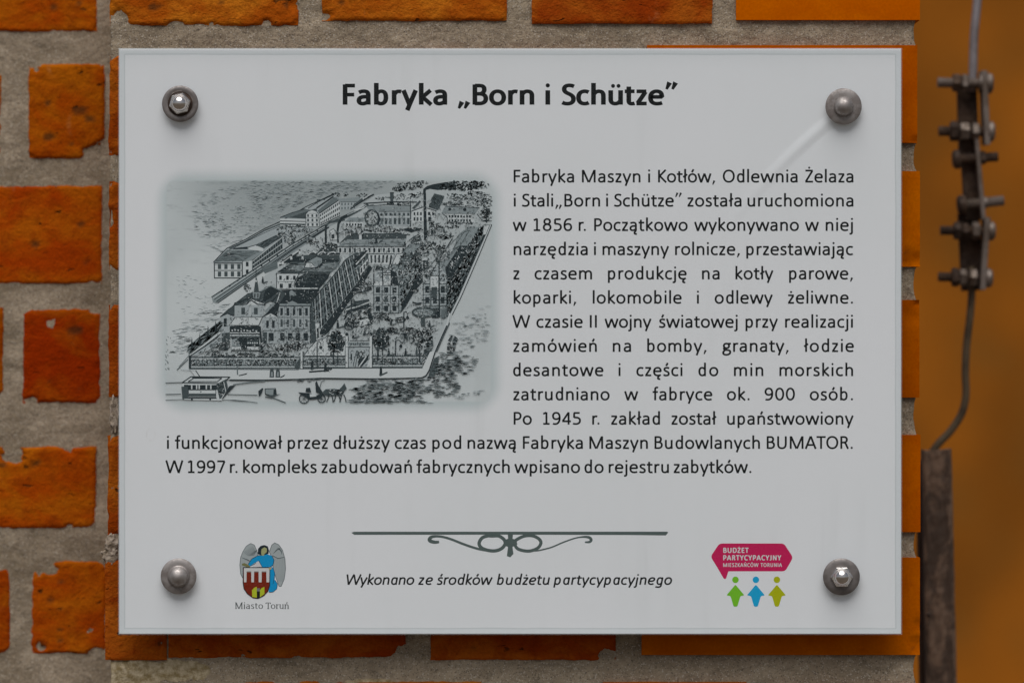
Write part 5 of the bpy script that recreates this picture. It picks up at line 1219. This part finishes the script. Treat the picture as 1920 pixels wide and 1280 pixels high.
    for (x, y, rx, ry, n) in [(1000, 330, 90, 14, 70), (1130, 300, 130, 10, 70), (1470, 330, 60, 22, 70), (1500, 440, 44, 40, 90), (1430, 520, 30, 50, 70), (1340, 470, 60, 40, 120), (1060, 640, 50, 20, 50), (1240, 700, 60, 26, 40), (1150, 860, 150, 22, 90), (1330, 900, 90, 26, 60), (1090, 790, 90, 40, 90), (700, 900, 70, 20, 60), (560, 940, 60, 20, 50), (430, 960, 70, 14, 40), (760, 340, 70, 40, 50), (880, 410, 50, 24, 50)]:
        blob(x, y, rx, ry, n, [K, DD, DD, Mm, Wt], (5, 14))
    strokes([(200, 1040), (400, 720), (640, 520), (900, 320), (1200, 160), (1740, 120), (1740, 300), (1540, 740), (1400, 1040)], 3600, 5, 15, 2.0, 3.6, [DD, Mm, Mm, K, Wt, Lt], -0.3, 0.9)
    o = ink.build('factory_engraving', SIGN, M_INK, 'grey bird\'s-eye engraving of a factory with smoking chimneys')
engraving()
# ------------------------------------------------------------------ screws that hold the sign
def lathe(cx, cz, prof, n=40, close=True):
    """prof: list of (radius, y); axis along y through (cx, cz)"""
    V = []; F = []
    for r, y in prof:
        for i in range(n):
            a = 2 * math.pi * i / n; V.append((cx + r * math.cos(a), y, cz + r * math.sin(a)))
    for k in range(len(prof) - 1):
        for i in range(n):
            j = (i + 1) % n; F.append((k * n + j, k * n + i, (k + 1) * n + i, (k + 1) * n + j))
    F.append(tuple(range(n))[::-1] if False else tuple(range(n)))
    F.append(tuple((len(prof) - 1) * n + i for i in range(n))[::-1])
    return V, F
def mm(x): return x / 1000.0
def screw(px, py, label, kind, rot, matn, matw, rpx=34.0, name='screw'):
    c = W(px, py, -0.005); r = empty(name, (c.x, -0.005, c.z), label, 'screw', 'screws at the corners of the sign')
    R0 = rpx / S
    y = -0.005
    wv = lathe(c.x, c.z, [(R0 * 0.985, y - 0.00005), (R0, y - 0.0003), (R0, y - 0.0011), (R0 * 0.97, y - 0.0015), (R0 * 0.72, y - 0.00155), (R0 * 0.66, y - (0.0006 if kind == 'ring' else 0.0016)), (R0 * 0.2, y - (0.0006 if kind == 'ring' else 0.0016))], 56)
    o = obj('washer', *wv, matw, r, c, smooth=False)
    for p in o.data.polygons: p.use_smooth = len(p.vertices) == 4
    if kind == 'ring':
        k = lathe(c.x, c.z, [(R0 * 0.70, y - 0.0006), (R0 * 0.69, y - 0.0010), (R0 * 0.4, y - 0.0013)], 40); obj('rubber_seal', *k, M_DARKRING, r, c, smooth=True)
    yb = y - 0.0016
    if kind in ('ring', 'hex'):
        hr = 20.5 / S
        V = []; F = []
        for (q, yy) in ((1.0, yb + 0.0008), (1.0, yb - 0.0032), (0.90, yb - 0.0040)):
            for i in range(6):
                a = rot + math.pi / 3 * i; V.append((c.x + hr * q * math.cos(a), yy, c.z + hr * q * math.sin(a)))
        for k in (0, 6):
            for i in range(6):
                j = (i + 1) % 6; F.append((k + j, k + i, k + 6 + i, k + 6 + j))
        F.append(tuple(range(12, 18))[::-1]); F.append(tuple(range(6)))
        obj('hex_nut', V, F, matn, r, c)
        dr = 14.8 / S; y0 = yb - 0.0040
        prof = [(dr * 1.14, y0 + 0.0004), (dr * 1.10, y0 - 0.0003), (dr, y0 - 0.0006)]
        prof += [(dr * math.cos(t), y0 - 0.0006 - dr * 0.88 * math.sin(t)) for t in [0.12 * i for i in range(1, 13)]] + [(dr * 0.02, y0 - 0.0006 - dr * 0.88)]
        obj('domed_cap', *lathe(c.x, c.z, prof, 40), matn, r, c, smooth=True)
    else:
        dr = 18.2 / S
        if kind == 'dome2':
            prof0 = [(21.0 / S, yb + 0.0003), (20.5 / S, yb - 0.0010), (17.6 / S, yb - 0.0018)]
            obj('flange', *lathe(c.x, c.z, prof0 + [(0.2 / S, yb - 0.0018)], 6 * 6), matn, r, c, smooth=True)
        prof = [(dr, yb + 0.0003), (dr, yb - 0.0016)] + [(dr * math.cos(t), yb - 0.0016 - dr * 0.95 * math.sin(t)) for t in [0.12 * i for i in range(1, 13)]] + [(dr * 0.02, yb - 0.0016 - dr * 0.95)]
        obj('domed_cap', *lathe(c.x, c.z, prof, 40), matn, r, c, smooth=True)
    # shank and spacer behind the sheet
    obj('spacer', *lathe(c.x, c.z, [(0.006, YP + 0.004), (0.006, 0.0016)], 24), M_DULL, r, c, smooth=True)
    return r
screw(338, 195, 'shiny domed nut in a dark ringed washer, upper left corner of the sign', 'ring', R(14), M_CHROME, M_WASHD)
screw(1581.5, 200, 'matt grey round domed cap on a stained washer, upper right corner of the sign', 'dome', 0, M_DULL, M_WASH)
screw(335, 1079.5, 'dull brownish domed cap on a pale washer, lower left corner above the coat of arms', 'dome2', 0, M_DULL, M_WASH, 33.5)
screw(1577.5, 1080.5, 'shiny domed hex nut on a plain washer, lower right beside the magenta logo', 'hex', 0, M_CHROME, M_WASHD, 34.5)

# ------------------------------------------------------------------ lightning conductor at the right
YC = 0.23
def tube(pts, r, n=14, cap=True, rads=None):
    V = []; F = []; m = len(pts); P = [Vector(p) for p in pts]
    ref = Vector((0, 1, 0))
    for k in range(m):
        d = (P[min(k + 1, m - 1)] - P[max(k - 1, 0)]).normalized()
        a = d.cross(ref)
        if a.length < 1e-3: a = d.cross(Vector((0, 0, 1)))
        a.normalize(); b = d.cross(a).normalized(); q = rads[k] if rads else r
        for i in range(n):
            t = 2 * math.pi * i / n; V.append(tuple(P[k] + (a * math.cos(t) + b * math.sin(t)) * q))
    for k in range(m - 1):
        for i in range(n):
            j = (i + 1) % n; F.append((k * n + i, k * n + j, (k + 1) * n + j, (k + 1) * n + i))
    F.append(tuple(range(n))[::-1]); F.append(tuple((m - 1) * n + i for i in range(n)))
    return V, F
def smooth_path(pts, n=8):
    P = [Vector(p) for p in pts]; o = []
    for i in range(len(P) - 1):
        p0, p1, p2, p3 = P[max(0, i - 1)], P[i], P[i + 1], P[min(len(P) - 1, i + 2)]
        for s_ in range(n):
            t = s_ / n
            o.append(0.5 * (2 * p1 + (p2 - p0) * t + (2 * p0 - 5 * p1 + 4 * p2 - p3) * t * t + (3 * p1 - p0 - 3 * p2 + p3) * t**3))
    o.append(P[-1]); return o
def bar(a, b, wx, wy, bev=0.0006):
    """flat bar from a to b (world points); wx width across, wy thickness in depth"""
    a = Vector(a); b = Vector(b); d = (b - a).normalized(); s = Vector((d.z, 0, -d.x)); t = Vector((0, 1, 0))
    V = []; 
    for p, e in ((a, 1), (b, -1)):
        for (k, in_) in ((1.0, 0.0), ):
            for (u, v) in ((-1, -1), (-1 + 0, -1), (1, -1), (1, 1), (-1, 1)): pass
        for (u, v) in ((-(wx / 2 - bev), -wy / 2), (wx / 2 - bev, -wy / 2), (wx / 2, -wy / 2 + bev), (wx / 2, wy / 2 - bev), (wx / 2 - bev, wy / 2), (-(wx / 2 - bev), wy / 2), (-wx / 2, wy / 2 - bev), (-wx / 2, -wy / 2 + bev)):
            V.append(tuple(p + s * u + t * v))
    F = [(i, (i + 1) % 8, 8 + (i + 1) % 8, 8 + i) for i in range(8)] + [tuple(range(8))[::-1], tuple(range(8, 16))]
    return V, F
def join(lst):
    V = []; F = []
    for v, f in lst:
        b = len(V); V += list(v); F += [tuple(b + i for i in q) for q in f]
    return V, F
def hexprism(a, b, r, rot=0.0):
    a = Vector(a); b = Vector(b); d = (b - a).normalized(); p = d.cross(Vector((0, 1, 0))).normalized(); q = d.cross(p).normalized()
    V = []
    for (c, k) in ((a, 0.86), (a + d * r * 0.14, 1), (b - d * r * 0.14, 1), (b, 0.86)):
        for i in range(6):
            t = rot + math.pi / 3 * i; V.append(tuple(c + (p * math.cos(t) + q * math.sin(t)) * r * k))
    F = []
    for k in (0, 6, 12):
        for i in range(6): F.append((k + i, k + (i + 1) % 6, k + 6 + (i + 1) % 6, k + 6 + i))
    F.append(tuple(range(6))[::-1]); F.append(tuple(range(18, 24)))
    return V, F
def conductor():
    y = YC; P = lambda a, b, dy=0.0: W(a, b, y + dy)
    c0 = P(1828, 545)
    r = empty('lightning_conductor', c0, 'lightning conductor of grey rod and bolted rusty clamp beside the pier', 'lightning conductor')
    px = (D + y) / D / S
    obj('upper_rod', *tube(smooth_path([P(1846, -160), P(1838, -60), P(1833, 0), P(1827, 60), P(1825, 110), P(1824, 172)], 6), 8.0 * px, 20), M_WIRE, r, c0, smooth=True)
    obj('lower_wire', *tube(smooth_path([P(1822, 500), P(1822, 545), P(1819, 590), P(1812, 650), P(1810, 700), P(1811, 740), P(1803, 775), P(1782, 808), P(1756, 836), P(1738, 870), P(1735, 930)], 7), 7.2 * px, 18), M_WIRE2, r, c0, smooth=True)
    # broad dark plates and the thin plates seen edge on
    obj('clamp_plate', *bar(P(1812, 142, 0.006), P(1816, 285, 0.006), 38 * px, 0.005), M_RUSTY, r, c0)
    obj('clamp_plate', *bar(P(1815, 400, 0.006), P(1822, 545, 0.006), 40 * px, 0.005), M_RUSTY, r, c0)
    obj('link_plate', *bar(P(1814, 255, 0.002), P(1824, 412, 0.002), 31 * px, 0.006), M_RUSTY, r, c0)
    obj('edge_plate', *bar(P(1843, 134, -0.004), P(1849, 272, -0.004), 11 * px, 0.022), M_ZINC, r, c0)
    obj('edge_plate', *bar(P(1849, 408, -0.004), P(1840, 543, -0.004), 11 * px, 0.022), M_ZINC, r, c0)
    obj('edge_plate', *bar(P(1829, 262, -0.003), P(1842, 412, -0.003), 8.5 * px, 0.020), M_ZINC, r, c0)
    def bolt(x0, y0, x1, y1, parts, mat, rs=7.6, thr=True):
        a, b = P(x0, y0, -0.008), P(x1, y1, -0.008); d = (b - a)
        n = max(8, int(abs(x1 - x0) / 1.6)); pts = []; rad = []
        for i in range(n + 1):
            pts.append(a + d * (i / n)); rad.append((rs + (0.55 if i % 2 else -0.45) * thr) * px)
        o = obj('bolt', *tube(pts, 0, 14, True, rad), mat, r, c0)
        for (u0, u1, rr, kind, mt) in parts:
            s0 = a + d * ((u0 - x0) / (x1 - x0)); s1 = a + d * ((u1 - x0) / (x1 - x0))
            if kind == 'hex': obj('nut' if abs(u1 - u0) < 22 else 'bolt_head', *hexprism(s0, s1, rr * px, 0.3 * len(bpy.data.objects) % 1.0), mt, o, c0)
            elif kind == 'head': obj('bolt_head', *join([tube([s0, s0 + (s1 - s0) * 0.15, s0 + (s1 - s0) * 0.7, s1], 0, 24, True, [rr * 0.93 * px, rr * px, rr * px, rr * 0.72 * px])]), mt, o, c0, smooth=False)
            else: obj('washer', *tube([s0, s1], rr * px, 24), mt, o, c0)
    Z, K = M_ZINC, M_RUSTY
    bolt(1758, 155, 1852, 157, [(1786, 1801, 19, 'hex', K), (1803, 1815, 17, 'hex', Z), (1836, 1839, 19, 'w', Z), (1849, 1862, 19, 'head', Z)], Z, 9.2)
    bolt(1760, 246, 1856, 247, [(1781, 1797, 19, 'hex', K), (1799, 1818, 17, 'hex', Z), (1822, 1836, 18, 'hex', Z), (1852, 1865, 19, 'head', Z)], K, 9.2)
    bolt(1792, 299, 1871, 294, [(1800, 1786, 18, 'head', K), (1838, 1848, 13, 'hex', K)], K, 8.8)
    bolt(1800, 385, 1882, 376, [(1811, 1795, 19, 'head', K), (1842, 1850, 11, 'w', Z)], Z, 9.2)
    bolt(1763, 432, 1856, 433, [(1788, 1802, 18, 'hex', K), (1803, 1816, 16, 'hex', K), (1822, 1837, 17, 'hex', Z), (1852, 1866, 18, 'head', Z)], K, 8.6)
    bolt(1759, 519, 1850, 521, [(1784, 1798, 18, 'hex', K), (1799, 1813, 16, 'hex', Z), (1817, 1832, 17, 'hex', Z), (1847, 1861, 18, 'head', Z)], K, 8.6)
conductor()
def post():
    y0 = 0.20
    P = lambda a, b, dy=0.0: W(a, b, y0 + dy)
    c0 = P(1760, 1280)
    r = empty('conductor_guard', c0, 'rusty brown steel guard channel around the foot of the conductor wire', 'guard pipe')
    # a pressed channel: flat face, rounded arrises, two flanges going back, open behind
    n = 60; prof = []
    for u, v in ((-28, 30), (-28, 6), (-26.5, 2), (-22, 0), (-12, 0.6), (0, 0), (12, 0.8), (20, 0), (26, 2), (28, 7), (28, 30), (25, 30), (25, 8), (22, 4), (0, 3.4), (-22, 4), (-25, 8), (-25, 30)): prof.append((u, v))
    V = []; F = []
    for k in range(n + 1):
        t = k / n; yy = 843 + (1460 - 843) * t
        cx = 1757 + 9.0 * (yy - 843) / 437
        for i, (u, v) in enumerate(prof):
            w_ = u * (1.0 + 0.05 * t)
            p = P(cx + w_ + 0.8 * fb(t * 14, u * 0.1, 4), yy + (0.0 if k else 3.0 * fb(u * 0.2, 1, 2) + u * -0.05))
            p.y += v / S + 0.0006 * fb(t * 40, u * 0.2, 9); V.append(p)
    m = len(prof)
    for k in range(n):
        for i in range(m):
            j = (i + 1) % m; F.append((k * m + j, k * m + i, (k + 1) * m + i, (k + 1) * m + j))
    F.append(tuple(range(m))); F.append(tuple(n * m + i for i in range(m))[::-1])
    obj('channel', V, F, M_POST, r, c0)
    # added dark strip behind the channel, standing in for the shadow beside the pier
    A, B = P(1741, 862, 0.018), P(1750, 1460, 0.018)
    obj('rear_strap', *bar(A, B, 52 / S, 0.004), M_DARKRING, r, c0)
    for (hx, hy, rr) in ((1742, 1152, 5),):
        a = P(hx, hy, -0.0012); obj('bolt_hole', *lathe(a.x, a.z, [(rr / S * 0.7, a.y + 0.0016), (rr / S, a.y + 0.0012), (rr / S * 0.9, a.y + 0.0006), (rr / S * 0.3, a.y + 0.0008)], 16), M_DARKRING, r, c0, smooth=True)
post()
